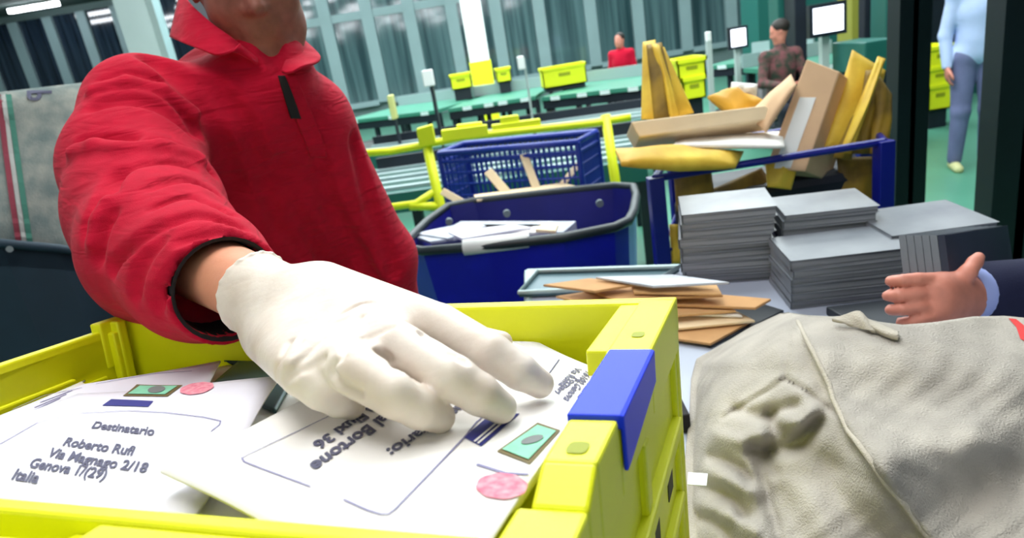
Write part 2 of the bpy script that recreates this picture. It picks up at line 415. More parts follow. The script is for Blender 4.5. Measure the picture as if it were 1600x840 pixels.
# ================================================================== NEAR TABLE, CRATE AND MAIL
TZ = 1.13
# axes of the crate: a1 along its back rim, a2 away from the camera, nn out of its mouth
a1 = -ray(-2587, 568); a1 /= np.linalg.norm(a1)
a2 = ray(1196, 175); a2 /= np.linalg.norm(a2)
nn = np.cross(a1, a2); nn /= np.linalg.norm(nn)
DS = .57; O = P(1057, 465, DS)
MI = np.linalg.inv(np.array([a1, a2, nn]).T)
def cuv(x, y, w=0.):
    v = ray(x, y); t = ((O+nn*w-C0)@nn)/(v@nn); return (MI@(C0+t*v-O))[:2]
def cw(u, v, w): return O+u*a1+v*a2+w*nn
def cpix(x, y, w): u, v = cuv(x, y, w); return cw(u, v, w)

# sorting table
ta = Pz(825, 422, TZ); tb = Pz(1085, 414, TZ)
tE = empty('sorting_table', (.5, .9, 0), 'pale grey sorting table under the yellow crate and canvas sack', 'table')
mbt = MB()
xl = ta[0]+.01
poly = [(-.75, -.05), (1.0, -.05), (1.0, tb[1]), (tb[0], tb[1]), (ta[0], ta[1]), (Pz(795, 468, TZ)[0], .80), (-.75, .70)]
mbt.prism([(x, y, TZ-.03) for x, y in poly], (0, 0, .03)).build('tabletop', M['table'], tE, bevel=.003)
rm = MB()
for (x0, y0), (x1, y1) in zip(poly[2:5], poly[3:6]):
    rm.tube([(x0, y0, TZ-.008), (x1, y1, TZ-.008)], .012, 8)
rm.build('edge_trim', M['greybar'], tE)
for x, y in ((-.68, .02), (.93, .02), (.93, 1.15), (ta[0]+.1, ta[1]-.1)):
    MB().box((x-.025, y-.025, 0), (x+.025, y+.025, TZ-.03)).build('leg', M['tabledge'], tE)
# teal grey tray lying at the table's back
tt = empty('metal_tray', Pz(900, 445, TZ), 'dark teal metal tray lying behind the brown envelopes', 'tray')
q = [Pz(812, 464, TZ+.004), Pz(1010, 455, TZ+.004), Pz(1062, 424, TZ+.004), Pz(842, 430, TZ+.004)]
MB().prism(q, (0, 0, .006)).build('tray_floor', M['tabledge'], tt)
MB().tube([p+np.array([0, 0, .012]) for p in q], .006, 8, closed=True).build('rim', M['greybar'], tt)

# wedge stand that tilts the crate
H_CR = .29; UL = -.598; VF = -.405
st = MB()
cor = [(UL+.03, VF+.03), (-.03, VF+.03), (-.03, -.03), (UL+.03, -.03)]
tp = [cw(u, v, -H_CR-.002) for u, v in cor]
lowz = min(p[2] for p in tp)
TZs = TZ+.001
st.hexa([(p[0], p[1], TZs) for p in tp]+[tuple(p) for p in tp])
tag(st.build('wedge_stand', M['darkm']), 'dark wedge stand on the grey table, directly under the yellow crate', 'stand')

crate = empty('mail_crate', cw(UL/2, VF/2, -H_CR), 'large yellow plastic mail crate in the foreground with a blue clip on its right rim', 'crate')
Y = M['yellow']; T = .006
def chex(mb, u0, u1, v0, v1, w0, w1, mi=0):
    mb.hexa([cw(u0, v0, w0), cw(u1, v0, w0), cw(u1, v1, w0), cw(u0, v1, w0), cw(u0, v0, w1), cw(u1, v0, w1), cw(u1, v1, w1), cw(u0, v1, w1)], mi)
IR = -.024; VI = -.354; WT = .010
shell = MB()
chex(shell, UL+.012, -.012, VF+.012, -.012, -H_CR, -H_CR+.006)             # floor
chex(shell, UL, 0.0, -.012, 0.0, -H_CR, 0)                                     # back wall
chex(shell, UL+.004, UL+.012, VF, 0, -H_CR, -.014)                          # left wall
chex(shell, IR+.012, -.006, VF, -.012, -H_CR, -.040)                         # right wall
chex(shell, UL, 0, VF+.010, VF+.020, -H_CR, -.012)                           # front wall
shell.build('crate_shell', [Y], crate, bevel=.003)
# right rim: back block, front block, low front run, each with its recesses
v1b = cuv(1022, 550)[1]; v2b = cuv(970, 655)[1]; v3 = cuv(928, 722)[1]; v4 = cuv(905, 757)[1]
rim = MB()
chex(rim, IR-.006, 0, v1b, -.0, -.045, 0)
chex(rim, IR-.0, 0, v2b, v1b, -.045, -.006)
chex(rim, IR-.002, 0, v3, v2b, -.045, 0)
rim.hexa([cw(IR-.002, v4, -.045), cw(0, v4, -.045), cw(0, v3, -.045), cw(IR-.002, v3, -.045), cw(IR-.002, v4, -.012), cw(0, v4, -.012), cw(0, v3, 0), cw(IR-.002, v3, 0)])
chex(rim, IR-.008, 0, VF, v4, -.045, -.012)
chex(rim, IR-.022, IR-.004, v1b+.01, 0, -.045, -.002)
rim.build('right_rim', Y, crate, bevel=.002)
# finger holes in the blocks: flat patches coloured like the shade inside
for (px, py, su, sv) in ((903, 700, .0052, .0062), (997, 523, .0045, .0062)):
    u, v = cuv(px, py); n = 12
    ring = [cw(u+su*math.copysign(abs(math.cos(t))**.6, math.cos(t)), v+sv*math.copysign(abs(math.sin(t))**.6, math.sin(t)), .0006) for t in [2*math.pi*k/n for k in range(n)]]
    MB().add(ring, [list(range(n))]).build('finger_hole', M['yellow_shade'], crate)
# blue clip saddled over the right rim
cl = MB()
chex(cl, IR-.003, .002, v2b, v1b, -.006, .0025)
cl.prism([cw(.0005, v2b, .002), cw(.0005, v1b, .002), cw(.0005, v1b-.002, -.020), cw(.0005, v2b+.010, -.030), cw(.0005, v2b+.002, -.030)], a1*.0025)
cl.build('clip', M['blue_clip'], crate, bevel=.0012)
# outer right side: sloped ribs and slots, flat patches with recess shade as colour
rb = MB()
chex(rb, -.008, .002, -.36, -.02, -.110, -.098); chex(rb, -.008, .001, -.36, -.02, -.175, -.167)
chex(rb, -.008, -.001, -.175, -.160, -H_CR, -.05); chex(rb, -.008, -.001, -.36, -.345, -H_CR, -.05); chex(rb, -.008, -.0015, -.02, -.002, -H_CR, -.045)
rb.build('side_rib', Y, crate, bevel=.002)
for v0_, v1_, w0_, w1_ in ((-.150, -.118, -.155, -.128), (-.07, -.045, -.150, -.125), (-.30, -.22, -.155, -.12)):
    sl = MB(); chex(sl, -.0062, -.0052, v0_, v1_, w0_, w1_); sl.build('side_slot', mat('slot_shade', (58, 60, 22), .7), crate)
# front rim: inner lip, recess at the left, broad shelf
fr = MB()
uA = cuv(122, 800)[0]; uB = cuv(172, 800)[0]
chex(fr, UL, IR-.006, VI-.010, VI, -.05, 0)
chex(fr, uB, IR-.006, VF+.012, VI-.010, -.03, -.002); chex(fr, UL, uA, VF+.012, VI-.010, -.05, -.030); chex(fr, uA, uB, VF+.012, VI-.010, -.03, -.008)
chex(fr, UL, uB, VI-.032, VI-.026, -.03, -.001)
chex(fr, UL, 0, VF, VF+.014, -.06, -.001)
fr.build('front_rim', Y, crate, bevel=.002)
# left rim and back left corner post with its vertical ribs
lr = MB(); vn = cuv(122, 507)[1]; vm = cuv(110, 517, -.01)[1]
chex(lr, UL, UL+.014, vn, 0, -.05, .0); chex(lr, UL, UL+.012, VF, vm, -.05, -.009)
chex(lr, UL+.012, UL+.024, vn+.012, vn+.022, -.25, -.001)
chex(lr, UL+.012, UL+.022, vm-.004, vm+.003, -.25, -.012)
chex(lr, UL+.012, UL+.016, VF, vm-.015, -.14, -.055)
chex(lr, UL+.012, UL+.018, VF, vm-.05, -.055, -.045)
lr.build('left_rim', Y, crate, bevel=.002)
br = MB(); chex(br, UL, 0, -.003, .004, -.03, .0); chex(br, UL+.05, -.1, 0, .003, -.12, -.11)
br.build('back_rim', Y, crate, bevel=.0015)

# ------------------------------------------------------------------ mail in the crate
def hgt(u, v, base, seed):
    a = seed*1.7
    return base+.0035*math.sin(u*17+a)*math.cos(v*15+a*1.3)+.0022*math.sin(u*9-v*21+a*2)
class Env:
    def __init__(s, pix, base, m, label, name='envelope', seed=0, slope=(0, 0), thick=.0035, group=None, n=18):
        c = [cuv(x, y, base) for x, y in pix]
        s.base = base; s.seed = seed; s.slope = slope; s.c0 = sum(c)/4; s.th = thick
        top = []; bot = []
        for j in range(n+1):
            for i in range(n+1):
                a = i/n; b = j/n
                q = (1-a)*(1-b)*c[0]+a*(1-b)*c[1]+a*b*c[2]+(1-a)*b*c[3]
                q = np.array([min(max(q[0], UL+.028), IR-.010), min(max(q[1], VI+.003), -.016)])
                e = min(a, 1-a, b, 1-b); puff = thick*(.5+1.6*min(1, (e*7))**.5)
                w = s.H(q[0], q[1])
                top.append(cw(q[0], q[1], w)); bot.append(cw(q[0], q[1], w-puff))
        N = (n+1)**2; g = lambda i, j: j*(n+1)+i
        fs = [(g(i, j), g(i+1, j), g(i+1, j+1), g(i, j+1)) for j in range(n) for i in range(n)]
        fs += [tuple(N+k for k in f[::-1]) for f in fs]
        bd = [g(i, 0) for i in range(n)]+[g(n, j) for j in range(n)]+[g(i, n) for i in range(n, 0, -1)]+[g(0, j) for j in range(n, 0, -1)]
        fs += [(bd[k], N+bd[k], N+bd[(k+1) % len(bd)], bd[(k+1) % len(bd)]) for k in range(len(bd))]
        ct = cw(s.c0[0], s.c0[1], base)
        # orientation of the quad decides the outward side
        A = (c[1]-c[0]); B = (c[3]-c[0])
        if A[0]*B[1]-A[1]*B[0] < 0: fs = [f[::-1] for f in fs]
        s.root = empty(name, ct, label, 'envelope', group)
        mesh('envelope_sheet', top+bot, fs, m, s.root, True)
    def H(s, u, v): return hgt(u, v, s.base, s.seed)+s.slope[0]*(u-s.c0[0])+s.slope[1]*(v-s.c0[1])
    def put(s, x, y, lift=.0007):
        w = s.base
        for _ in range(6):
            u, v = cuv(x, y, w); w = s.H(u, v)
        return u, v
    def w(s, u, v, lift): return cw(u, v, s.H(u, v)+lift)
    def text(s, body, A, B, Cc, m=None, bold=.012, name='address_line', lift=.0007):
        v, f = text_verts(body, bold); x0, x1 = v[:, 0].min(), v[:, 0].max()
        a = np.array(s.put(*A)); b = np.array(s.put(*B)); c = np.array(s.put(*Cc))
        q = [a+(p[0]-x0)/(x1-x0)*(b-a)+p[1]/.7*(c-a) for p in v]
        mesh(name, [s.w(t[0], t[1], lift) for t in q], f, m or M['ink'], s.root)
    def patch(s, quad, m, name, lift=.0006, n=8, parent=None, mb=None):
        c = [np.array(s.put(*p)) for p in quad]; vs = []
        for j in range(n+1):
            for i in range(n+1):
                a = i/n; b = j/n; q = (1-a)*(1-b)*c[0]+a*(1-b)*c[1]+a*b*c[2]+(1-a)*b*c[3]; vs.append(s.w(q[0], q[1], lift))
        g = lambda i, j: j*(n+1)+i
        fs = [(g(i, j), g(i+1, j), g(i+1, j+1), g(i, j+1)) for j in range(n) for i in range(n)]
        if mb is not None: mb.add(vs, fs); return
        return mesh(name, vs, fs, m, s.root)
    def disc(s, quad, m, name, lift=.0008, n=28, wob=0):
        c = [np.array(s.put(*p)) for p in quad]; ce = sum(c)/4; vs = [s.w(ce[0], ce[1], lift)]
        ex = (c[1]+c[2]-c[0]-c[3])/4; ey = (c[2]+c[3]-c[0]-c[1])/4
        for k in range(n):
            t = 2*math.pi*k/n; r = 1+wob*math.sin(5*t)*math.sin(3*t+1); q = ce+r*(math.cos(t)*ex+math.sin(t)*ey); vs.append(s.w(q[0], q[1], lift))
        return mesh(name, vs, [(0, 1+k, 1+(k+1) % n) for k in range(n)], m, s.root)
    def line(s, pix, wd, m, name='printed_frame', lift=.0006):
        pts = []
        for (x0, y0), (x1, y1) in zip(pix[:-1], pix[1:]):
            for k in range(6): pts.append(s.put(x0+(x1-x0)*k/6, y0+(y1-y0)*k/6))
        pts.append(s.put(*pix[-1])); pts = [np.array(p) for p in pts]; vs = []
        for i, p in enumerate(pts):
            t = pts[min(i+1, len(pts)-1)]-pts[max(0, i-1)]; t = t/(np.linalg.norm(t)+1e-9); nr = np.array([-t[1], t[0]])*wd/2
            vs += [s.w(*(p+nr), lift), s.w(*(p-nr), lift)]
        return mesh(name, vs, [(2*i, 2*i+1, 2*i+3, 2*i+2) for i in range(len(pts)-1)], m, s.root)

# lower layers, seen only in the gaps and along the edges
under = [([(60, 640), (360, 565), (520, 640), (200, 740)], -.052, 'white envelope at the back of the crate, partly under the red sleeve', (0, 0)),
 ([(600, 560), (800, 520), (950, 580), (780, 700)], -.034, 'white envelope under the address letter at the right end of the crate', (0, 0)),
 ([(-160, 720), (110, 592), (330, 640), (60, 800)], -.046, 'white envelope at the left end of the crate, lowest along the yellow wall', (0, 0)),
 ([(250, 700), (520, 640), (640, 800), (330, 860)], -.040, 'white envelope beneath the two addressed letters near the front rim', (0, 0)),
 ([(420, 560), (640, 520), (760, 600), (560, 680)], -.046, 'white envelope hidden beneath the gloved hand', (0, 0))]
for k, (q, b, lb, sl_) in enumerate(under):
    Env(q, b, M['paper2'] if k % 2 else M['paper'], lb, seed=k, slope=sl_)
bd = Env([(330, 600), (395, 540), (470, 575), (430, 640)], -.048, M['tabledge'], 'dark green envelope tucked behind the letters beside the glove cuff', seed=3)

E5 = Env([(-60, 668), (130, 606), (345, 566), (270, 680)], -.040, M['paper2'], 'white letter with faint printed lines leaning on the left wall of the crate', seed=5, slope=(0, .02))
E5.line([(20, 640), (70, 618), (128, 606)], .0009, M['ink_soft']); 
for k in range(3): E5.line([(45+k*9, 645-k*8), (95+k*9, 622-k*6)], .0016, M['ink_soft'], 'address_line')
E5.line([(150, 600), (240, 584), (300, 580)], .0009, M['ink_soft'])
E2 = Env([(120, 604), (440, 592), (292, 822), (-190, 752)], -.030, M['paper2'], 'white letter at the left of the crate addressed to Genova, Italia', seed=2, slope=(.01, -.01))
E2.text('Destinatario', (143, 669), (240, 681), (150, 659), bold=.03)
E2.text('Roberto Rufi', (98, 696), (207, 712), (107, 684), bold=.03)
E2.text('Via Magnago 2/18', (72, 713), (228, 739), (82, 700), bold=.03)
E2.text('Genova 1/(29)', (44, 730), (164, 749), (54, 716), bold=.03)
E2.text('Italia', (18, 749), (58, 756), (28, 733), bold=.03)
E2.line([(125, 646), (200, 642), (260, 645), (318, 652), (345, 658), (343, 664), (330, 674)], .0009, M['ink_soft'])
E2.line([(-10, 700), (60, 660), (125, 646)], .0009, M['ink_soft'])
E2.patch([(174, 624), (240, 627), (232, 636), (160, 634)], M['ink_blue'], 'printed_label')
s1 = E2.patch([(214, 601), (286, 602), (262, 620), (192, 619)], M['stamp_frame'], 'stamp')
E2.patch([(219, 603.5), (278, 604), (258, 617.5), (200, 616.5)], M['stamp_green'], 'stamp_picture', lift=.0012)
E2.disc([(236, 605), (262, 605), (254, 616), (228, 616)], M['stamp_grey'], 'stamp_centre', lift=.0017)
E2.disc([(285, 600), (338, 596), (330, 612), (278, 622)], M['postmark'], 'postmark', wob=.05)

E3 = Env([(770, 520), (948, 578), (880, 690), (660, 610)], -.022, M['paper'], 'white letter under the index finger with small rotated address lines', seed=1, slope=(0, -.03))
E3.line([(874, 562), (858, 584)], .0011, M['ink']); E3.line([(820, 625), (823, 618), (836, 614), (880, 628)], .0011, M['ink_soft'])
E3.text('Via Roma', (900, 574), (872, 602), (910, 578), bold=.03)
E3.text('Fornari', (898, 590), (866, 612), (906, 595), bold=.03)
E3.text('16100 Genova', (915, 580), (880, 624), (924, 586), bold=.03)
E3.text('Italia', (918, 600), (902, 622), (926, 604), bold=.03)
E1 = Env([(248, 726), (640, 545), (1010, 660), (640, 960)], -.014, M['paper'], 'white letter across the crate under the fingertips, with green stamp and pink postmark', seed=0.4, slope=(.0, .0))
E1.text('Noval Bortone', (633, 622), (483, 727), (648, 631), bold=.035)
E1.text('Via Fluxi 36', (598, 622), (487, 694), (612, 630), bold=.035)
E1.text('Destinatario:', (735, 620), (603, 704), (748, 628), bold=.03)
E1.line([(520, 648), (470, 672), (385, 712), (378, 716), (382, 722), (410, 733), (486, 761)], .0010, M['ink_soft'])
E1.line([(537, 781), (575, 798), (595, 804), (607, 804), (618, 796), (724, 686), (745, 660), (770, 640)], .0011, M['ink_soft'])
E1.patch([(770, 645), (812, 647), (752, 698), (725, 684)], M['ink_blue'], 'printed_label')
wl = MB()
for k in (.55, .75):
    a = np.array([725, 684])*(1-k)+np.array([752, 698])*k; b = np.array([770, 645])*(1-k)+np.array([812, 647])*k
    E1.patch([tuple(a), tuple(b), tuple(b+(3, 1)), tuple(a+(3, 1))], None, '', lift=.0011, n=4, mb=wl)
wl.build('label_stripe', M['paper'], E1.root)
E1.patch([(840, 661), (876, 673), (828, 726), (776, 706)], M['stamp_frame'], 'stamp')
E1.patch([(840, 666), (869, 675.5), (826, 720), (785, 704)], M['stamp_green'], 'stamp_picture', lift=.0012)
E1.disc([(838, 681), (856, 686), (826, 700), (808, 694)], M['stamp_grey'], 'stamp_centre', lift=.0017)
E1.disc([(765, 736), (832, 748), (812, 788), (728, 772)], M['postmark'], 'postmark', wob=.05)
E1.line([(745, 726), (790, 740), (826, 742)], .002, M['ink_soft'], 'postmark_text'); 

# ================================================================== PEOPLE
def unit(v): v = np.array(v, float); return v/np.linalg.norm(v)
def head_sdf(S, c, fwd, up, s=1.0):
    """head with brow, nose, mouth, chin and ears about centre c"""
    f = unit(fwd); r = unit(np.cross(f, up)); u = np.cross(r, f); R = np.array([r, f, u]).T
    at = lambda x, y, z: c+s*(x*r+y*f+z*u)
    S.ell(at(0, -.008, .035), (.076*s, .096*s, .092*s), .02, R=R)
    S.ell(at(0, .018, -.035), (.063*s, .075*s, .075*s), .03, R=R)
    S.cap(at(-.040, .022, -.075), at(.040, .022, -.075), .022*s, .022*s, .03)
    S.cap(at(-.012, .070, -.092), at(.012, .070, -.092), .017*s, .017*s, .025)
    S.cap(at(0, .084, .020), at(0, .104, -.020), .007*s, .012*s, .012); S.ell(at(-.013, .092, -.024), (.008*s,)*3, .006); S.ell(at(.013, .092, -.024), (.008*s,)*3, .006)
    S.cap(at(-.032, .078, .036), at(.032, .078, .036), .010*s, .010*s, .014)
    for q in (-1, 1):
        S.ell(at(q*.030, .092, .018), (.013*s,)*3, .012, '-'); S.ell(at(q*.030, .078, .018), (.012*s,)*3, .004)
        S.ell(at(q*.077, -.004, .004), (.008*s, .018*s, .031*s), .008, R=R)
        S.ell(at(q*.038, .055, -.025), (.024*s, .022*s, .026*s), .02)
    S.cap(at(-.020, .086, -.049), at(.020, .086, -.049), .0065*s, .0065*s, .008)
    S.cap(at(-.017, .085, -.062), at(.017, .085, -.062), .0075*s, .0075*s, .008)
    S.cap(at(-.024, .098, -.0555), at(.024, .098, -.0555), .0045*s, .0045*s, .003, '-')
    return at
def fingers(S, wrist, d, side, up, s=1.0, curl=.3, r0=0):
    """palm with four curled fingers and a thumb; d along the hand, side towards the thumb, up = back of the hand"""
    d = unit(d); side = unit(np.array(side)-d*(np.array(side)@d)); up = unit(np.cross(d, side)) if np.dot(np.cross(d, side), up) > 0 else -unit(np.cross(d, side))
    g = .001+r0
    for k, (o, L) in enumerate(((.030, .072), (.010, .082), (-.010, .076), (-.030, .060))):
        b = wrist+s*(d*.088+side*o+up*.002); S.cap(wrist+s*side*o*.6, b, .017*s+g, .0125*s+g, .014)
        p = b; a = 0
        for L2, r in ((L*.45, .0095), (L*.3, .0085), (L*.25, .0075)):
            a += curl; q = p+s*L2*(math.cos(a)*d-math.sin(a)*up); S.cap(p, q, r*s+g, r*.93*s+g, .003); p = q
    t0 = wrist+s*(d*.025+side*.025); t1 = t0+s*(.035*d+.03*side-.01*up); t2 = t1+s*(.032*d+.012*side-.008*up); t3 = t2+s*(.026*d-.004*up)
    S.chain([(t0, .018*s+g), (t1, .013*s+g), (t2, .011*s+g), (t3, .009*s+g)], .008)
def foot(S, ank, f, s, r0=0):
    z = ank[2]; f = unit([f[0], f[1], 0]); fl = ank[2]-.075*s
    b = np.array([ank[0], ank[1], fl]); S.cap(b-f*.03*s+[0, 0, .035*s], b+f*.15*s+[0, 0, .026*s], .036*s+r0, .028*s+r0, .02)

def figure(name, label, J, s=1.0, vox=.012, shirt='shirtblue', pants='trousers', shoes='shoe_d', skin='skin_red', sleeves=1.0, hats=None, cloth='shirt'):
    """whole person from a joint dictionary"""
    root = empty('person', np.array([J['hipL'][0]/2+J['hipR'][0]/2, J['hipL'][1]/2+J['hipR'][1]/2, min(J['ankL'][2], J['ankR'][2])-.075*s]), label, 'person')
    B = SDF(); f = unit(J['face']); up = unit(J['head']-J['neck'])
    sh = (J['shL']+J['shR'])/2; hp = (J['hipL']+J['hipR'])/2
    def torso(S, g, low=True):
        S.cap(J['shL'], J['shR'], .058*s+g, .058*s+g, .05)
        m1 = sh*.72+hp*.28; m2 = sh*.3+hp*.7; ax = unit(J['shL']-J['shR']); u = unit(sh-hp); fr = np.cross(ax, u); R = np.array([ax, fr, u]).T
        S.ell(m1, (.165*s+g, .115*s+g, .20*s+g), .05, R=R); S.ell(m2, (.145*s+g, .11*s+g, .19*s+g), .05, R=R)
        S.cap(J['hipL']+[0, 0, .02], J['hipR']+[0, 0, .02], .09*s+g, .09*s+g, .05)
    def arm(S, q, g, cut=1.0):
        a, b, c = J['sh'+q], J['el'+q], J['wr'+q]
        S.cap(a, b, .050*s+g, .040*s+g, .02); c2 = b+(c-b)*cut; S.cap(b, c2, .040*s+g, (.040+(.027-.040)*cut)*s+g*.9, .02)
    def leg(S, q, g, cut=1.0):
        a, b, c = J['hip'+q], J['kn'+q], J['ank'+q]
        S.cap(a, b, .085*s+g, .055*s+g, .03); c2 = b+(c-b)*cut; S.cap(b, c2, .055*s+g, .040*s+g, .03)
    torso(B, 0); S_ = B
    B.cap(J['neck']-up*.05, J['head']-up*.04*s, .056*s, .054*s, .03); head_sdf(B, J['head'], f, up, s)
    for q in 'LR':
        arm(B, q, 0); leg(B, q, 0); d = J.get('hand'+q, J['wr'+q]-J['el'+q])
        fingers(B, J['wr'+q], d, f if abs(unit(d)@f) < .8 else np.cross(d, [0, 0, 1]), np.cross(d, f)+.01, s, .25); foot(B, J['ank'+q], f, s)
    B.build('body', vox, M[skin], root)
    Sh = SDF(); torso(Sh, .014*s)
    for q in 'LR': arm(Sh, q, .012*s, sleeves)
    Sh.cap(J['neck']-up*.03, J['neck']+up*.015, .068*s, .062*s, .02)
    Sh.half(hp-[0, 0, .06*s], [0, 0, -1], '-', .0)
    Sh.build(cloth, vox, M[shirt], root)
    Pn = SDF()
    Pn.cap(J['hipL']+[0, 0, .02], J['hipR']+[0, 0, .02], .103*s, .103*s, .05)
    for q in 'LR': leg(Pn, q, .016*s, .97)
    Pn.build('trousers', vox, M[pants], root)
    for q in 'LR':
        F_ = SDF(); foot(F_, J['ank'+q], f, s, .009*s); F_.build('shoe', vox*.8, M[shoes], root)
    Hs = SDF(); r = unit(np.cross(f, up)); u = np.cross(r, f); R = np.array([r, f, u]).T
    Hs.ell(J['head']+s*(-.020*f+.050*u), (.084*s, .100*s, .088*s), 0.0, R=R); Hs.half(J['head']+s*(.055*f+.04*u), f-.25*u, '-', .01); Hs.half(J['head']+s*(-.03*u), -u+.4*f, '-', .01)
    Hs.build('hair', vox*.8, M['hair'], root)
    return root

# ---- the worker in the red jersey
PF = .20                                      # the low platform he stands on
mb = MB(); mb.box((-1.10, 1.02, 0), (-.02, 1.90, PF-.02)); mb.box((-1.12, 1.0, PF-.02), (0, 1.92, PF))
tag(mb.build('duckboard', M['darkm']), 'low dark standing platform behind the crate, under the worker in red', 'platform')
W = {}
neck = P(412, 92, 1.03); 
shR = P(228, 178, .96); shL = P(480, 188, 1.12)
hipc = np.array([neck[0]-.10, neck[1]+.34, PF+.96])
worker = empty('person', (hipc[0], hipc[1], PF), 'worker in a long-sleeved red collared jersey reaching a white-gloved hand into the yellow crate', 'person')
elR = P(250, 380, .77); wrR = P(408, 460, .583)
elL = shL+np.array([.050, .09, -.28]); wrL = elL+np.array([-.02, .08, -.25])
cf = P(356, 452, .622)                         # middle of the sleeve's end
hipL = hipc+[.10, .03, -.04]; hipR = hipc+[-.10, -.02, -.04]
ank = lambda h, dx, dy: np.array([h[0]+dx, h[1]+dy, PF+.075])
upw = unit([-.02, -.06, 1]); hd = P(383, -36, 1.0)
facew = unit(C0-hd+np.array([.05, 0, -.25]))
def torsoW(S, g):
    S.cap(shR, shL, .050+g*1.3, .046+g*1.3, .05)
    mid = (shR+shL)/2
    ax = unit(shL-shR); ax[2] = 0; ax = unit(ax); u = np.array([0, 0, 1.]); fr = np.cross(ax, u); R = np.array([ax, fr, u]).T
    c = P(408, 262, 1.17); S.ell(c, (.158+g, .110+g, .20+g), .06, R=R)
    c2 = P(450, 440, 1.31); S.ell(c2, (.158+g, .110+g, .20+g), .08, R=R)
    S.cap(hipL, hipR, .10+g, .10+g, .06)
    S.cap(neck-[0, 0, .03], mid, .054+g*.9, .06+g, .04)
B = SDF(); torsoW(B, 0)
B.cap(neck-upw*.05-facew*.01, hd-upw*.05-facew*.02, .054, .056, .03)
head_sdf(B, hd, facew, upw, 1.0)
B.chain([(shR, .048), (elR, .044), (wrR, .0295)], .02); B.chain([(shL, .056), (elL, .044), (wrL, .028)], .02)
B.cap(hipL, hipL+[0, -.03, -.44], .085, .058, .04); B.cap(hipL+[0, -.03, -.44], ank(hipL, .02, .02), .058, .04, .03)
B.cap(hipR, hipR+[0, -.03, -.44], .085, .058, .04); B.cap(hipR+[0, -.03, -.44], ank(hipR, -.03, .02), .058, .04, .03)
foot(B, ank(hipL, .02, .02), facew, 1); foot(B, ank(hipR, -.03, .02), facew, 1)
fingers(B, wrL, wrL-elL, facew, [1, 0, 0], 1, .25)
B.cap(wrR, P(520, 530, .525), .027, .014, .006)

# the glove: every joint is a pixel with its height over the letters
def onp(x, y, h): return cpix(x, y, -.016+h)
G = SDF()
K = {'index': [(690, 508, .043), (768, 552, .033), (812, 580, .022), (843, 599, .0115)],
     'middle': [(632, 545, .044), (708, 590, .034), (750, 616, .023), (782, 636, .0120)],
     'ring': [(560, 583, .041), (618, 616, .032), (656, 637, .022), (686, 651, .0115)],
     'pinky': [(476, 586, .036), (504, 608, .028), (530, 624, .019), (548, 634, .0110)]}
RAD = {'index': (.0145, .0126, .0112, .0092), 'middle': (.0148, .0131, .0117, .0095), 'ring': (.0145, .0129, .0115, .0094), 'pinky': (.0138, .0122, .0106, .0086)}
wr = P(420, 470, .58)
for nm, mc in (('index', (508, 458, .560)), ('middle', (480, 474, .560)), ('ring', (455, 498, .560)), ('pinky', (430, 525, .560))):
    mp = onp(*K[nm][0]); st_ = P(*mc); mp = st_+(mp-st_)*.96
    G.cap(st_, mp, .026, RAD[nm][0]+.0005, .018)
G.cap(P(395, 457, .595), P(465, 488, .565), .0370, .034, .02)
G.chain([(P(500, 490, .58), .024), (onp(640, 512, .02), .016), (onp(720, 524, .012), .011), (onp(784, 534, .009), .0085)], .012)    # thumb, on the far side
for nm in K:
    pts = [(onp(*q), r) for q, r in zip(K[nm], RAD[nm])]
    for (a_, ra_), (b_, rb_) in zip(pts[:-1], pts[1:]): G.cap(a_, b_, ra_, rb_, .0025)
Gbase = list(G.p)
cuts = []
for pix, r, dp in (
    ([(520, 566), (516, 580), (524, 596), (540, 606), (560, 614)], .0035, .0030),
    ([(592, 552), (604, 562), (622, 574), (648, 590)], .0035, .0030), ([(662, 520), (676, 532), (700, 548), (724, 562)], .0035, .0030),
    ([(462, 545), (495, 515), (540, 485), (582, 470)], .0030, .0008), ([(447, 583), (475, 557), (512, 523), (562, 493)], .0026, .0007),
    ([(532, 558), (540, 540), (570, 525), (612, 508)], .0028, .0008), ([(442, 618), (447, 592), (475, 572), (505, 560)], .0028, .0009),
    ([(430, 590), (436, 560), (452, 532)], .0028, .0007)):
    cuts += G.groove(pix, r, dp, .003)
for pix, r, dp in (([(452, 566), (484, 535), (522, 506), (570, 482)], .0030, .0006),):
    cuts += G.groove(pix, r, dp, .004, '+')
G.p += cuts
# open rolled cuff
cd = unit(P(465, 488, .565)-P(395, 457, .595)); cc = P(400, 456, .594)
G.half(cc, -cd, '-', .002, .08)
ring = []; e1 = unit(np.cross(cd, [0, 0, 1])); e2 = np.cross(cd, e1)
for k in range(21):
    t = 2*math.pi*k/20; ring.append(cc+cd*(.0015*math.sin(3*t))+.0362*(math.cos(t)*e1+math.sin(t)*e2))
for a, b in zip(ring[:-1], ring[1:]): G.cap(a, b, .0019, .0019, .002)
G.build('glove', .0016, M['glove'], worker)
bodyo = B.build('body', .0065, [M['skin']], worker)
# head and throat in a second, darker skin: stubble with face shade put in
bodyo.data.materials.append(M['skin_stubble_shade'])
hoff = hd-np.array(worker.location); nl = neck-np.array(worker.location)
for p in bodyo.data.polygons:
    c = np.array(p.center)
    if np.linalg.norm(c-hoff) < .26 and (c-nl)@upw > -.05: p.material_index = 1

_r = unit(np.cross(facew, upw)); _u = np.cross(_r, facew)
for q in (-1, 1):
    ec = hd+_r*q*.030+facew*.0815+_u*.018
    E_ = SDF(); E_.ell(ec, (.0115,)*3, 0.); E_.build('eye', .0018, M['white'], worker)
    E_ = SDF(); E_.ell(ec+facew*.0085, (.0050,)*3, 0.); E_.build('iris', .0010, M['hair'], worker)
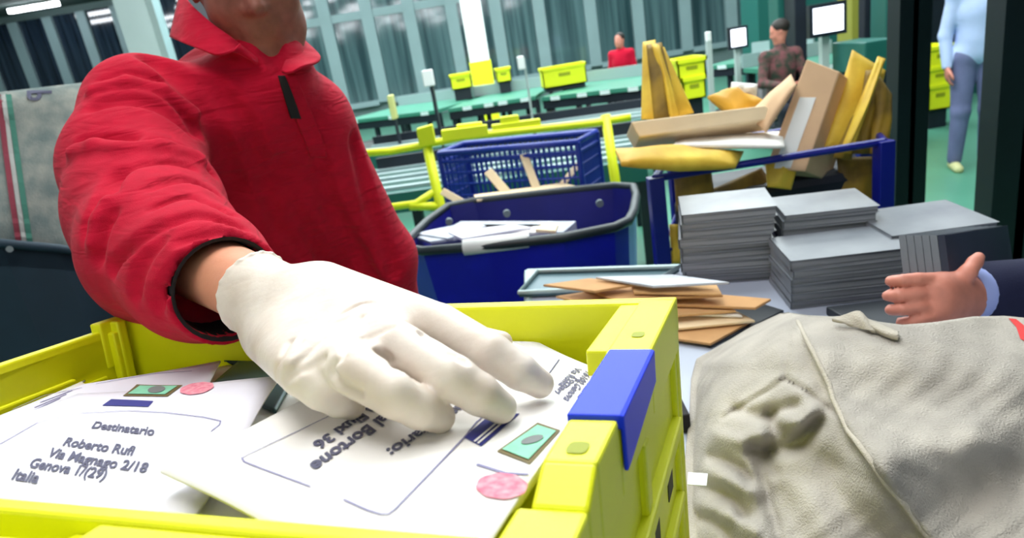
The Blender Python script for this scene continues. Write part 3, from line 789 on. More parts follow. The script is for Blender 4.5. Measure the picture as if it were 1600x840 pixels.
# jersey
J = SDF(); torsoW(J, .016)
J.chain([(shR, .080), (P(212, 262, .90), .084), (P(232, 330, .835), .085), (P(256, 388, .75), .079), (P(310, 425, .68), .064), (P(375, 460, .605), .051)], .03)
J.chain([(shL, .066), (elL, .064), (wrL, .050)], .03)
J.cap(neck-upw*.035, neck+upw*.003, .064, .059, .015)
J.cap(P(232, 330, .84), P(240, 420, .79), .072, .062, .03)
ad = unit(P(400, 466, .575)-P(318, 430, .670))
J.half(cf+ad*.0, ad*1.0, '-', .0, .16)
J.half(hipc-[0, 0, .10], [0, 0, -1], '-', .0, .3)
Jb = list(J.p); fo = []
for pix, r, dp in (
    ([(160, 128), (200, 118), (250, 128), (290, 160), (312, 200)], .016, .006), ([(145, 160), (190, 148), (250, 160), (300, 200)], .014, .004),
    ([(125, 225), (160, 214), (200, 208)], .014, .006), ([(210, 226), (260, 222), (300, 240), (330, 262)], .014, .006),
    ([(182, 268), (160, 300), (146, 336), (138, 362)], .014, .008), ([(170, 330), (152, 368), (150, 400)], .010, .004),
    ([(200, 262), (250, 250), (300, 258)], .008, .0015), ([(230, 290), (290, 276), (340, 300)], .008, .0013), ([(240, 320), (300, 304), (360, 330)], .008, .0015), ([(250, 350), (310, 330), (380, 352)], .008, .0013), ([(280, 372), (340, 355), (405, 372)], .008, .0013),
    ([(170, 420), (200, 380), (240, 350)], .010, .002), ([(205, 460), (215, 410), (245, 370)], .010, .002), ([(240, 480), (255, 430), (290, 395)], .010, .002),
    ([(280, 500), (285, 450), (310, 420)], .008, .002),
    ([(238, 85), (300, 130), (345, 200), (372, 290)], .020, .007), ([(330, 130), (385, 200), (420, 290), (440, 360)], .020, .008),
    ([(500, 260), (520, 330), (560, 400), (590, 455)], .018, .007), ([(560, 220), (585, 330), (620, 430)], .018, .006),
    ([(440, 260), (470, 340), (520, 420)], .018, .005), ([(395, 260), (430, 340), (480, 400)], .016, .004)):
    fo += J.groove(pix, r, dp, r*.5)
for pix, r, dp in (([(150, 145), (200, 132), (255, 145), (300, 178)], .012, .003), ([(200, 240), (255, 236), (305, 252)], .014, .003), ([(120, 240), (150, 232), (185, 236)], .012, .003), ([(172, 318), (158, 345), (150, 380)], .010, .003)):
    fo += J.groove(pix, r, dp, r*.5, '+')
J.p += fo
J.cap(P(418, 46, .955), P(436, 106, .968), .036, .017, .003, '-')
# hollow sleeve end
J.cap(cf-ad*.05, cf+ad*.03, .0440, .0460, .001, '-')
J.build('shirt', .0048, M['red'], worker)
# black band: shade inside the open cuff put into its colour
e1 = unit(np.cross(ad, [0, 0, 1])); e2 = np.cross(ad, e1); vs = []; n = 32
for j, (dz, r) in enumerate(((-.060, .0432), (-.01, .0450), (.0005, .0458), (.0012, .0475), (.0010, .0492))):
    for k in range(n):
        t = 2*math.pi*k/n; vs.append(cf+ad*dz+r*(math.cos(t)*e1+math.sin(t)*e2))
mesh('cuff_inner_shade', vs, [(j*n+k, j*n+(k+1) % n, (j+1)*n+(k+1) % n, (j+1)*n+k) for j in range(4) for k in range(n)], M['black'], worker, True)
# collar: two folded flaps, a stand and an open placket
def flap(rows, name, m, parent, th=.0035):
    nr = len(rows); nc = len(rows[0]); pts = np.array([[P(*q) for q in r] for r in rows])
    # smooth resample
    def rs(A, n, ax):
        k = A.shape[ax]; t = np.linspace(0, k-1, n); i = np.clip(t.astype(int), 0, k-2); f = (t-i)
        sh = [1]*A.ndim; sh[ax] = n; f = f.reshape(sh)
        p0 = np.take(A, np.clip(i-1, 0, k-1), ax); p1 = np.take(A, i, ax); p2 = np.take(A, i+1, ax); p3 = np.take(A, np.clip(i+2, 0, k-1), ax)
        return .5*((2*p1)+(-p0+p2)*f+(2*p0-5*p1+4*p2-p3)*f*f+(-p0+3*p1-3*p2+p3)*f**3)
    A = rs(rs(pts, 14, 0), 20, 1); v = A.reshape(-1, 3)
    o = mesh(name, v, [(j*20+i, j*20+i+1, (j+1)*20+i+1, (j+1)*20+i) for j in range(13) for i in range(19)], m, parent, True)
    s = o.modifiers.new('t', 'SOLIDIFY'); s.thickness = th; s.offset = 0
    return o
flap([[(283, -12, 1.075), (300, 8, 1.00), (330, 36, .965), (360, 58, .955), (384, 78, .962), (402, 92, .965)],
      [(276, 15, 1.06), (290, 34, .985), (318, 56, .95), (346, 70, .94), (370, 80, .945), (400, 98, .958)],
      [(266, 58, 1.05), (284, 66, .975), (310, 76, .945), (338, 86, .932), (362, 80, .932), (374, 68, .94)]], 'collar', M['red'], worker)
flap([[(446, 40, 1.10), (452, 62, 1.05), (452, 80, 1.02), (446, 96, .985), (440, 112, .97)],
      [(462, 52, 1.10), (470, 72, 1.045), (470, 88, 1.01), (460, 102, .978), (448, 114, .966)],
      [(478, 66, 1.09), (500, 88, 1.035), (494, 98, 1.0), (474, 104, .972), (458, 112, .965)]], 'collar', M['red'], worker)
# placket lies on the chest: offset points found on the jersey's own surface
def chest(x, y, off=.004):
    h, t = J.hit(x, y); 
    return (x, y, (t-off) if t is not None else .98)
flap([[chest(436, 118), chest(448, 150), chest(462, 185), chest(478, 225), chest(484, 245)],
      [chest(448, 116), chest(461, 150), chest(476, 185), chest(492, 225), chest(498, 245)],
      [chest(460, 114), chest(475, 150), chest(490, 185), chest(506, 225), chest(510, 245)]], 'placket', M['red'], worker, .004)
flap([[chest(434, 118, .006), chest(444, 150, .006), chest(455, 185, .006)], [chest(440, 118, .006), chest(451, 150, .006), chest(463, 185, .006)], [chest(445, 118, .006), chest(458, 150, .006), chest(470, 185, .006)]], 'placket_opening_shade', M['black'], worker, .003)  # black strip put in for the shadow in the placket's opening
Pn = SDF(); Pn.cap(hipL, hipR, .106, .106, .06)
for hq, dx in ((hipL, .02), (hipR, -.03)):
    Pn.cap(hq, hq+[0, -.03, -.44], .098, .07, .04); Pn.cap(hq+[0, -.03, -.44], ank(hq, dx, .02), .07, .055, .03)
Pn.build('trousers', .009, M['jeans'], worker)
for hq, dx in ((hipL, .02), (hipR, -.03)):
    F_ = SDF(); foot(F_, ank(hq, dx, .02), facew, 1, .009); F_.build('shoe', .007, M['shoe_d'], worker)
Hs = SDF(); r_ = unit(np.cross(facew, upw)); u_ = np.cross(r_, facew); R_ = np.array([r_, facew, u_]).T
Hs.ell(hd-.020*facew+.050*u_, (.084, .100, .088), 0., R=R_); Hs.half(hd+.055*facew+.04*u_, facew-.25*u_, '-', .01, .3); Hs.half(hd-.03*u_, -u_+.4*facew, '-', .01, .3)
Hs.build('hair', .006, M['hair'], worker)

# ================================================================== ON THE TABLE, RIGHT
def quadslab(name, quad, th, ms, label, cat, group=None, parent=None, tops=None, n=1, bend=0):
    """a slab from four top corners (world), thickness th downwards"""
    q = [np.array(p) for p in quad]; ce = sum(q)/4
    root = None
    mb = MB(); mb.hexa([p-[0, 0, th] for p in q]+q)
    o = mesh(name, mb.v, mb.f, ms, None, False, [0, 1 if len(ms) > 1 else 0] + [0]*4 if len(ms) > 1 else None)
    # origin at the slab's middle
    c = Vector([float(v) for v in ce]); o.data.transform(Matrix.Translation(-c)); o.location = c
    b = o.modifiers.new('b', 'BEVEL'); b.width = min(.0015, th*.3); b.segments = 2
    return tag(o, label, cat, group)

# brown envelopes heaped behind the crate: pixel corners of the top face, lowest first
zz = TZ+.012
lst = [([(1035, 468), (1175, 500), (1110, 536), (1000, 520)], 'brown2', 'brown envelope at the bottom of the heap, its near edge over the table edge'),
 ([(960, 476), (1120, 470), (1180, 500), (1060, 512)], 'cream', 'pale pink-tan envelope low in the heap behind the crate corner'),
 ([(940, 452), (1090, 455), (1160, 492), (1010, 488)], 'paper', 'white envelope poking out of the brown heap at its right side'),
 ([(880, 466), (1060, 450), (1150, 484), (960, 500)], 'brown', 'brown envelope in the middle of the heap beside the crate rim'),
 ([(1040, 452), (1205, 466), (1180, 480), (1020, 474)], 'brown2', 'long brown envelope pointing right towards the magazine stacks'),
 ([(868, 462), (1000, 442), (1090, 458), (950, 482)], 'brown', 'brown envelope on the left end of the heap'),
 ([(900, 444), (1070, 440), (1130, 460), (960, 468)], 'brown2', 'darker tan envelope under the topmost ones of the heap'),
 ([(985, 436), (1120, 444), (1128, 458), (990, 456)], 'brown', 'narrow brown envelope second from the top of the heap'),
 ([(848, 444), (920, 434), (1010, 440), (930, 454)], 'brown2', 'tan envelope reaching farthest left from the heap'),
 ([(930, 432), (1050, 428), (1140, 440), (1020, 446)], 'greymail', 'greyish white envelope lying on top of the brown heap')]
for k, (q, mm, lb) in enumerate(lst):
    z = zz+.0085*k
    quadslab('padded_envelope' if k % 3 == 0 else 'envelope', [Pz(x, y, z) for x, y in q], .0055, [M[mm], M[mm]], lb, 'envelope', 'heap of brown envelopes behind the crate')
quadslab('black_folder', [Pz(x, y, TZ+.006) for x, y in [(1040, 505), (1180, 470), (1225, 484), (1110, 540)]], .005, [M['darkm']], 'flat black folder under the brown envelope heap', 'folder')

# magazines
def magazine(c, ax, ay, lx, ly, th, label, group):
    ax = unit(ax); ay = unit(ay); az = unit(np.cross(ax, ay))
    root = empty('magazine', c, label, 'magazine', group)
    a = c-ax*lx/2-ay*ly/2
    MB().obox(a+az*.0008, ax*lx, ay*ly, az*(th-.0016)).build('pages', M['magedge'], root)
    cv = MB(); e = .0032
    cv.obox(a-ax*e-ay*e, ax*(lx+2*e), ay*(ly+2*e), az*.0009); cv.obox(a-ax*e-ay*e+az*(th-.0009), ax*(lx+2*e), ay*(ly+2*e), az*.0009)
    cv.obox(a-ax*e-ay*e, ax*.0012, ay*(ly+2*e), az*th)
    cv.build('cover', M['magface'], root)
    return root
def stack(fl, fr_, bl, n, th, where, group, jit=.003):
    """front left, front right and back left bottom corners (world)"""
    fl = np.array(fl); ax = fr_-fl; lx = np.linalg.norm(ax); ax = unit(ax); ay = bl-fl; ay = ay-ax*(ay@ax); ly = np.linalg.norm(ay); ay = unit(ay)
    c = fl+ax*lx/2+ay*ly/2
    names = ['lowest', 'second from the bottom', 'third from the bottom', 'fourth from the bottom', 'fifth from the bottom', 'sixth from the bottom', 'seventh from the bottom', 'eighth from the bottom', 'ninth from the bottom', 'tenth from the bottom', 'eleventh from the bottom']
    z = 0
    for k in range(n):
        t = th*(1+.25*math.sin(k*2.1+lx*50)); a = random.uniform(-.03, .03); ca, sa = math.cos(a), math.sin(a)
        w_ = 'topmost' if k == n-1 else names[k]
        magazine(c+[random.uniform(-jit, jit), random.uniform(-jit, jit), z+.0008], ca*ax+sa*ay, ca*ay-sa*ax, lx, ly, t, 'grey wrapped magazine, %s in %s' % (w_, where), group); z += t+.0008
S3 = stack(Pz(1240, 482, TZ+.001), Pz(1420, 462, TZ+.001), Pz(1214, 440, TZ+.001), 6, .0155, 'the front stack before the hands', 'front stack of grey magazines')
p_ = Pz(1072, 446, TZ+.001)
S1 = stack(p_, Pz(1212, 436, TZ+.001), p_+np.array([-.02, .17, 0]), 9, .0175, 'the left stack beside the blue post', 'left stack of grey magazines', .006)
p_ = Pz(1226, 430, TZ+.001)
S2 = stack(p_, Pz(1366, 418, TZ+.001), p_+np.array([-.02, .16, 0]), 8, .0165, 'the middle stack in front of the cage', 'middle stack of grey magazines', .005)
p_ = Pz(1425, 462, TZ+.001)
S4 = stack(p_+np.array([.0, .06, 0]), Pz(1590, 440, TZ+.001)+np.array([.0, .06, 0]), p_+np.array([-.03, .24, 0]), 6, .0165, 'the right stack behind the held bundle', 'right stack of grey magazines')
# bundle held upright by the hands: leaning magazines, spines towards the camera
hb0 = P(1412, 432, 1.00); hb1 = P(1486, 432, .985); tp0 = P(1405, 372, 1.01); bk = P(1600, 332, 1.20)
upv = unit(tp0-hb0); ac = unit(hb1-hb0); dp = unit(np.cross(upv, ac)); dp = dp if dp[1] > 0 else -dp
dp = unit(unit(P(1600, 345, 1.09)-P(1480, 372, .985))*.8+dp*.2)
N = 6; wdt = np.linalg.norm(hb1-hb0)/N
hh = np.linalg.norm(tp0-hb0)+.025
pos = ['leftmost', 'second from the left', 'third from the left', 'fourth from the left', 'fifth from the left', 'rightmost, dark cover showing']
for k in range(N):
    o_ = hb0-upv*.022+ac*wdt*k
    root = empty('magazine', o_, 'upright grey magazine gripped by the bare hands, %s' % pos[k], 'magazine', 'upright magazines held by the hands')
    a = o_
    MB().obox(a+ac*.0012, ac*(wdt-.0034), dp*.27, upv*hh).build('pages', M['magedge'], root)
    cv = MB(); cv.obox(a, ac*.0010, dp*.272, upv*(hh+.001)); cv.obox(a+ac*(wdt-.002), ac*.0010, dp*.272, upv*(hh+.001)); cv.obox(a-dp*.001, ac*(wdt-.001), dp*.001, upv*(hh+.001))
    cv.build('cover', M['magdark'] if k == N-1 else M['magface'], root)

# the second worker: bare hand gripping the bundle, dark sleeve, the rest outside the frame
J2 = {}
wr2 = P(1512, 462, 1.03); el2 = P(1790, 452, 1.10)
shR2 = el2+np.array([.10, .14, .22])
w2n = shR2+np.array([.22, .02, .10])
root2 = empty('person', (w2n[0], w2n[1], 0), 'person at the right edge in a dark navy jacket, bare hands gripping upright magazines', 'person')
hip2 = np.array([w2n[0], w2n[1], .93])
B2 = SDF()
def torso2(S, g):
    S.cap(shR2, shR2+[.38, .04, 0], .055+g, .055+g, .05)
    c = w2n+[0, 0, -.22]; S.ell(c, (.17+g, .12+g, .22+g), .05); S.ell(c-[0, 0, .22], (.15+g, .115+g, .20+g), .05); S.cap(hip2+[-.1, 0, -.02], hip2+[.1, 0, -.02], .10+g, .10+g, .05)
torso2(B2, 0)
B2.chain([(shR2, .052), (el2, .042), (wr2, .029)], .02)
sl2 = shR2+np.array([.38, .04, 0]); e2_ = sl2+[.03, -.02, -.28]; wl2 = e2_+np.array([-.10, -.2, -.05])
B2.chain([(sl2, .052), (e2_, .042), (wl2, .028)], .02); fingers(B2, wl2, wl2-e2_, [-1, 0, 0], [0, 0, 1])
h2 = w2n+[0, -.02, .22]; B2.cap(w2n, h2-[0, 0, .05], .055, .055, .03); head_sdf(B2, h2, [-.8, -.6, -.2], [0, 0, 1])
for q in (-1, 1):
    a = hip2+[q*.1, 0, -.02]; B2.cap(a, a-[0, .01, .42], .085, .057, .04); B2.cap(a-[0, .01, .42], [a[0], a[1], .075], .057, .04, .03); foot(B2, np.array([a[0], a[1], .075]), [-.6, -.8, 0], 1)
# gripping hand: palm behind the bundle, four fingers wrapped to the left, thumb over the dark cover
pk = P(1478, 452, 1.00)
B2.cap(wr2, P(1470, 455, .985), .029, .026, .015); B2.cap(wr2, P(1470, 478, .985), .026, .024, .015); B2.cap(P(1482, 452, .99), P(1480, 482, .99), .019, .018, .012)
H2 = B2; H2.cap(P(1505, 460, 1.015), P(1465, 452, .975), .030, .024, .012); H2.cap(P(1500, 478, 1.015), P(1465, 480, .975), .026, .022, .012)
for (y0, y1, x1, x0, r) in ((436, 438, 1388, 1466, .0094), (457, 461, 1384, 1466, .0098), (476, 483, 1388, 1468, .0094), (492, 502, 1404, 1470, .0084)):
    H2.chain([(P(x0+8, y0, .974), r*1.10), (P((x0+x1)/2+8, (y0+y1)/2-1, .968), r*1.05), (P(x1+22, y1, .972), r), (P(x1+4, y1+1, .988), r*.9)], .0012)
H2.chain([(P(1494, 446, .985), .0145), (P(1512, 426, .978), .0115), (P(1523, 410, .985), .0098), (P(1529, 402, .990), .0085)], .006)
B2.build('body', .0042, M['skin_red'], root2)
Jk = SDF(); torso2(Jk, .018); Jk.chain([(shR2, .072), (el2, .064), (P(1540, 458, 1.045), .050)], .03); Jk.chain([(sl2, .07), (e2_, .06), (wl2-[0, -.04, 0], .045)], .03)
a_ = unit(P(1470, 460, 1.0)-P(1600, 456, 1.06)); Jk.half(P(1508, 458, 1.033), a_, '-', .0, .12)
Jk.cap(w2n, w2n+[0, 0, .05], .07, .065, .02)
Jk.build('jacket', .008, M['navy'], root2)
mb = MB(); cc = P(1503, 459, 1.03); e1 = unit(np.cross(a_, [0, 0, 1])); e2 = np.cross(a_, e1); n = 24; vs = []
for dz, r in ((-.03, .042), (.006, .043), (.007, .040), (-.03, .038)):
    for k in range(n):
        t = 2*math.pi*k/n; vs.append(cc+a_*dz+r*(math.cos(t)*e1+math.sin(t)*e2))
mesh('shirt_cuff', vs, [(j*n+k, j*n+(k+1) % n, (j+1)*n+(k+1) % n, (j+1)*n+k) for j in range(3) for k in range(n)], M['cuffblue'], root2, True)
Pn = SDF(); Pn.cap(hip2+[-.1, 0, -.02], hip2+[.1, 0, -.02], .115, .115, .05)
for q in (-1, 1):
    a = hip2+[q*.1, 0, -.02]; Pn.cap(a, a-[0, .01, .42], .1, .07, .04); Pn.cap(a-[0, .01, .42], [a[0], a[1], .11], .07, .055, .03)
Pn.build('trousers', .012, M['jeans'], root2)
for q in (-1, 1):
    F_ = SDF(); foot(F_, np.array([hip2[0]+q*.1, hip2[1], .075]), [-.6, -.8, 0], 1, .009); F_.build('shoe', .01, M['shoe_d'], root2)
Hs = SDF(); Hs.ell(h2+[.012, .012, .05], (.092, .092, .088), 0.); Hs.half(h2+[-.05, -.03, .03], [-.8, -.6, -.25], '-', .01, .3); Hs.half(h2-[0, 0, .03], [-.3, -.3, -1], '-', .01, .3)
Hs.build('hair', .009, M['hair'], root2)
# dark slab put in for the shaded gap under the bundle
bq = [Pz(1290, 492, TZ+.003), Pz(1480, 470, TZ+.003), Pz(1600, 490, TZ+.003), Pz(1400, 560, TZ+.003)]
tag(MB().prism(bq, (0, 0, .018)).build('dark_gap_slab', M['darkm'], None, bevel=.003), 'black slab put in for the dark gap under the magazines behind the canvas sack', 'slab')

# ------------------------------------------------------------------ canvas sack in the right foreground
sil = [(1078, 1000), (1066, 840), (1080, 740), (1086, 660), (1088, 600), (1096, 566), (1140, 536), (1185, 508), (1228, 487), (1262, 492), (1300, 494), (1335, 492), (1372, 502), (1410, 507), (1460, 503), (1520, 494), (1570, 493), (1640, 500), (1680, 520), (1700, 600)]
sx = np.array([q[0] for q in sil], float); sy = np.array([q[1] for q in sil], float)
NC, NR = 190, 130
tt_ = np.linspace(0, 1, NC)
seg = np.concatenate([[0], np.cumsum(np.hypot(np.diff(sx), np.diff(sy)))]); seg /= seg[-1]
topx = np.interp(tt_, seg, sx); topy = np.interp(tt_, seg, sy)
# base line the folds run down to (below the frame)
botx = np.interp(tt_, [0, 1], [1060, 1700]); boty = np.full(NC, 1050.)
def seamdist(x, y, pl):
    d = np.full(np.shape(x), 1e9)
    for (x0, y0), (x1, y1) in zip(pl[:-1], pl[1:]):
        dx, dy = x1-x0, y1-y0; t = np.clip(((x-x0)*dx+(y-y0)*dy)/(dx*dx+dy*dy), 0, 1); d = np.minimum(d, np.hypot(x-x0-t*dx, y-y0-t*dy))
    return d
seam1 = [(1244, 500), (1268, 545), (1292, 596), (1308, 640), (1336, 690), (1380, 748), (1460, 850), (1560, 980)]
seam2 = [(1232, 510), (1228, 560), (1226, 592), (1180, 622), (1130, 652)]
seam3 = [(1226, 592), (1262, 612), (1310, 650)]
ruff = [([(1150, 640), (1190, 650), (1215, 640), (1240, 632)], 10, -.012), ([(1180, 700), (1215, 705), (1250, 690), (1278, 660)], 12, -.022), ([(1205, 650), (1212, 680), (1200, 715), (1208, 735)], 11, -.016),
 ([(1112, 712), (1135, 718), (1158, 732), (1170, 750)], 9, -.015), ([(1100, 762), (1125, 766), (1148, 780), (1162, 802)], 9, -.014), ([(1088, 806), (1112, 812), (1136, 828), (1148, 850)], 9, -.014), ([(1186, 725), (1196, 770), (1212, 820), (1222, 870)], 9, -.012),
 ([(1120, 680), (1160, 690), (1190, 680)], 12, .012), ([(1105, 735), (1150, 755), (1185, 770)], 13, .013), ([(1095, 790), (1135, 805), (1180, 830)], 13, .012), ([(1225, 655), (1250, 660), (1268, 645)], 12, .013),
 ([(1340, 610), (1420, 640), (1520, 620)], 40, -.012), ([(1450, 700), (1540, 660), (1640, 640)], 40, -.012), ([(1380, 560), (1480, 540), (1600, 560)], 50, .010), ([(1480, 780), (1560, 740), (1650, 730)], 50, -.015),
 ([(1380, 720), (1440, 700), (1520, 690)], 30, .010), ([(1210, 780), (1240, 820), (1260, 860)], 30, -.012), ([(1300, 740), (1330, 800), (1380, 850)], 36, -.016),
 ([(1150, 540), (1140, 590), (1120, 640)], 16, .006), ([(1190, 520), (1180, 570), (1165, 620)], 14, -.005)]
V0 = np.zeros((NR, NC, 3)); 
for j in range(NR):
    b = (j/(NR-1))
    X = topx*(1-b)+botx*b; Yp = topy*(1-b)+boty*b
    # height of the cloth over the table, then its distance along each sight line
    lx_ = np.interp(Yp, sy[:9][::-1], sx[:9][::-1])
    e = 1-np.exp(-np.clip(X-lx_, 0, 999)/26.)
    h_ = (.115+.045*np.sin(np.clip((X-1050)/700, 0, 1)*math.pi))*(.30+.70*e)
    h_ -= .075*np.clip((Yp-660)/260, 0, 1)**1.2
    h_ += .016*np.sin(X/95+Yp/130)*np.sin(Yp/80+X/300)*e+.006*np.sin(X/41-Yp/57)*e
    dist1 = seamdist(X, Yp, seam1)
    sxi = np.interp(Yp, [q[1] for q in seam1], [q[0] for q in seam1]); left = 1/(1+np.exp((X-sxi)/4.))
    h_ -= left*.020*np.clip((Yp-500)/80, 0, 1); h_ += .004*np.exp(-(dist1/5)**2)
    for sm_, am in ((seam2, .005), (seam3, .005)): h_ -= am*np.exp(-(seamdist(X, Yp, sm_)/4)**2)
    for pl, wd_, am in ruff: h_ += am*(.85 if wd_ < 20 else 1.2)*np.exp(-(seamdist(X, Yp, pl)/(wd_*1.1))**2)
    h_ += .0014*np.sin(X*.09+np.sin(Yp*.03)*3)*np.sin(Yp*.07+X*.02)
    h_ = np.maximum(h_, .008)
    D = np.array([(CAMH-TZ-h_[i])/(-ray(X[i], Yp[i])[2]) for i in range(NC)])
    for i in range(NC): V0[j, i] = P(X[i], Yp[i], D[i])
V0[..., 2] = np.maximum(V0[..., 2], TZ+.004)
floorv = V0[[0]+list(range(0, NR, 1))[1:]].copy()
vs = V0.reshape(-1, 3).tolist(); fs = []; g = lambda j, i: j*NC+i
for j in range(NR-1):
    for i in range(NC-1): fs.append((g(j, i), g(j+1, i), g(j+1, i+1), g(j, i+1)))
bd = [g(0, i) for i in range(NC)]+[g(j, NC-1) for j in range(1, NR)]+[g(NR-1, i) for i in range(NC-2, -1, -1)]+[g(j, 0) for j in range(NR-2, 0, -1)]
b0 = len(vs); cen = V0.reshape(-1, 3).mean(0)
rows = 6
for r_i in range(1, rows+1):
    for k in bd:
        p = np.array(vs[k]); t = r_i/rows; out = np.array([0, 1, 0])*.03*math.sin(math.pi*t) if k < NC else 0
        vs.append((np.array([p[0], p[1], p[2]*(1-t)+(TZ+.003)*t])+out).tolist())
L_ = len(bd)
for r_i in range(rows):
    for k in range(L_):
        A = bd[k] if r_i == 0 else b0+(r_i-1)*L_+k; B_ = bd[(k+1) % L_] if r_i == 0 else b0+(r_i-1)*L_+(k+1) % L_
        fs.append((A, B_, b0+r_i*L_+(k+1) % L_, b0+r_i*L_+k))
fs.append([b0+(rows-1)*L_+k for k in range(L_)])
sack = empty('canvas_sack', (cen[0], cen[1], TZ), 'crumpled pale grey canvas mail sack lying in the right foreground', 'sack')
mesh('sack_cloth', vs, fs, M['canvas'], sack, True)
# seam welt and folded hem
def on_sack(x, y):
    # nearest grid vertex in the picture plane
    best = None
    q = V0.reshape(-1, 3)-C0; dd = q@F; px = 800+FL*(q@Rv)/dd; py = 420-FL*(q@Uv)/dd
    k = np.argmin((px-x)**2+(py-y)**2); return V0.reshape(-1, 3)[k]
wl = MB(); pts = [on_sack(x, y)+nn*.0005 for x, y in [(1244, 503), (1258, 528), (1270, 550), (1282, 576), (1293, 600), (1302, 624), (1312, 648), (1326, 672), (1340, 694), (1362, 722), (1385, 754), (1412, 788), (1440, 824), (1470, 862)]]
wl.tube(pts, .0030, 8); wl.build('seam', M['canvas_seam'], sack, True)
fl = [[(1300, 500), (1322, 492), (1342, 487), (1356, 500), (1385, 512), (1404, 520)], [(1312, 503), (1330, 500), (1346, 498), (1360, 508), (1386, 520), (1404, 524)], [(1330, 508), (1345, 512), (1360, 517), (1375, 521), (1392, 527), (1404, 530)]]
flap([[(x, y, float((on_sack(x, max(y, 506))-C0)@F)-.014*(1 if j == 1 else .5)) for x, y in r] for j, r in enumerate(fl)], 'hem_flap', M['canvas_seam'], sack, .004)
rs_ = [on_sack(x, y)+nn*.001 for x, y in ((1576, 500), (1590, 500), (1600, 510), (1612, 540), (1596, 530), (1588, 512))]
mesh('red_stripe', rs_, [(0, 1, 2, 3, 4, 5)], mat('sack_red_stripe', (215, 60, 60), .9), sack)
# paper tag beside the sack
quadslab('paper_tag', [P(x, y, d) for x, y, d in ((1075, 737, .66), (1106, 739, .66), (1104, 758, .63), (1074, 756, .63))], .001, [M['white']], 'small white paper tag between the crate and the sack', 'tag')

# ================================================================== MIDDLE GROUND
def rod(mb, a, b, r=.008, n=6, mi=0): mb.tube([a, b], r, n, mi)

# blue cart with black rubber rim
ZC = 1.03
cart = empty('mail_cart', (Pz(810, 350, ZC)[0], Pz(810, 350, ZC)[1], 0), 'deep blue plastic mail cart with a black rubber rim, full of white mail', 'cart')
rimpx = [(628, 386), (640, 372), (668, 345), (700, 322), (740, 314), (880, 298), (960, 290), (990, 292), (994, 306), (990, 330), (982, 345), (960, 355), (880, 371), (760, 384), (660, 392)]
rp = [Pz(x, y, ZC) for x, y in rimpx]
cen = sum(rp)/len(rp)
MB().tube(rp, .018, 10, closed=True).build('rim', M['blackrub'], cart, True)
mb = MB(); n = len(rp); zb = .32
inn = [cen+(p-cen)*np.array([.975, .965, 1]) for p in rp]
low = [np.array([*(cen+(p-cen)*.86)[:2], zb]) for p in rp]; lowi = [np.array([*(cen+(p-cen)*.82)[:2], zb+.02]) for p in rp]
for k in range(n):
    j = (k+1) % n
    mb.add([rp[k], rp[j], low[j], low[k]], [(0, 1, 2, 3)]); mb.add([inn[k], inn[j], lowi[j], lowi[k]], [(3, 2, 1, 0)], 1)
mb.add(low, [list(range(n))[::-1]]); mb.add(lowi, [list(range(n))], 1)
mb.build('tub', [M['blue'], M['blue_shade']], cart)
for x, y in ((790, 322), (935, 306), (700, 335)):
    MB().tube([Pz(x, y, ZC-.0)+[0, -.0, -.03], Pz(x, y, ZC)+[0, -.02, -.03]], .016, 12).build('rivet', M['greyrub'], cart)
a = Pz(725, 386, ZC); b = Pz(826, 374, ZC)
MB().tube([a-[0, .004, 0], b-[0, .004, 0]], .030, 12).build('grip_sleeve', M['white'], cart, True)
a = Pz(850, 396, .955)+[0, -.03, -.02]; b = Pz(922, 386, .955)+[0, -.03, -.02]
MB().tube([a+[0, .04, 0], a, b, b+[0, .04, 0]], .009, 8).build('handle', M['greyrub'], cart, True)
MB().tube([Pz(645, 410, .95)+[0, -.03, -.03], Pz(705, 405, .95)+[0, -.03, -.03]], .007, 8).build('handle', M['greyrub'], cart, True)
mb = MB()
x0, y0 = min(p[0] for p in low)+.03, min(p[1] for p in low)+.03; x1, y1 = max(p[0] for p in low)-.03, max(p[1] for p in low)-.03
mb.box((x0, y0, zb-.05), (x1, y1, zb-.005)); mb.build('chassis', M['blackrub'], cart)
for x, y in ((x0+.06, y0+.06), (x1-.06, y0+.06), (x0+.06, y1-.06), (x1-.06, y1-.06)):
    w_ = MB(); w_.tube([(x-.02, y, .06), (x+.02, y, .06)], .06, 16); w_.tube([(x, y, .06), (x, y, zb-.05)], .012, 6); w_.build('caster', M['blackrub'], cart)
# side plate low on the cart's front, pale
a = Pz(752, 440, .72); MB().obox(a+[0, -.06, 0], [.26, -.02, 0], [0, .004, 0], [0, 0, .10]).build('label_plate', M['greybar'], cart)
# mail lying in the cart
def flat(name, px, z, th, m, label, cat, group=None, bevel=.003):
    q = [Pz(x, y, z) for x, y in px]; return quadslab(name, q, th, [m, m], label, cat, group)
fill = [([(652, 370), (740, 345), (860, 350), (672, 377)], ZC-.012, 'greymail', 'large grey wrapped mail piece in the left end of the blue cart'),
 ([(735, 364), (752, 350), (868, 350), (856, 362)], ZC-.012, 'paper', 'white envelope on the mail in the blue cart, nearest its middle'),
 ([(648, 364), (735, 346), (760, 352), (700, 372)], ZC-.006, 'greymail', 'grey mail piece overlapping the left of the blue cart mail'),
 ([(700, 362), (800, 350), (830, 354), (722, 372)], ZC-.000, 'paper2', 'white wrapped magazine across the blue cart mail'),
 ([(836, 358), (846, 350), (872, 350), (868, 360)], ZC+.002, 'cream', 'small cream envelope at the right end of the blue cart mail')]
for q, z, mm, lb in fill: flat('envelope', q, z, .012, M[mm], lb, 'envelope', 'mail in the blue cart')
q = [Pz(x, y, ZC-.035) for x, y in ((672, 372), (720, 345), (900, 345), (880, 362))]
quadslab('mail_bundle', q, .5, [M['greymail'], M['greymail']], 'grey bundle of mail filling the blue cart below the loose pieces', 'bundle')

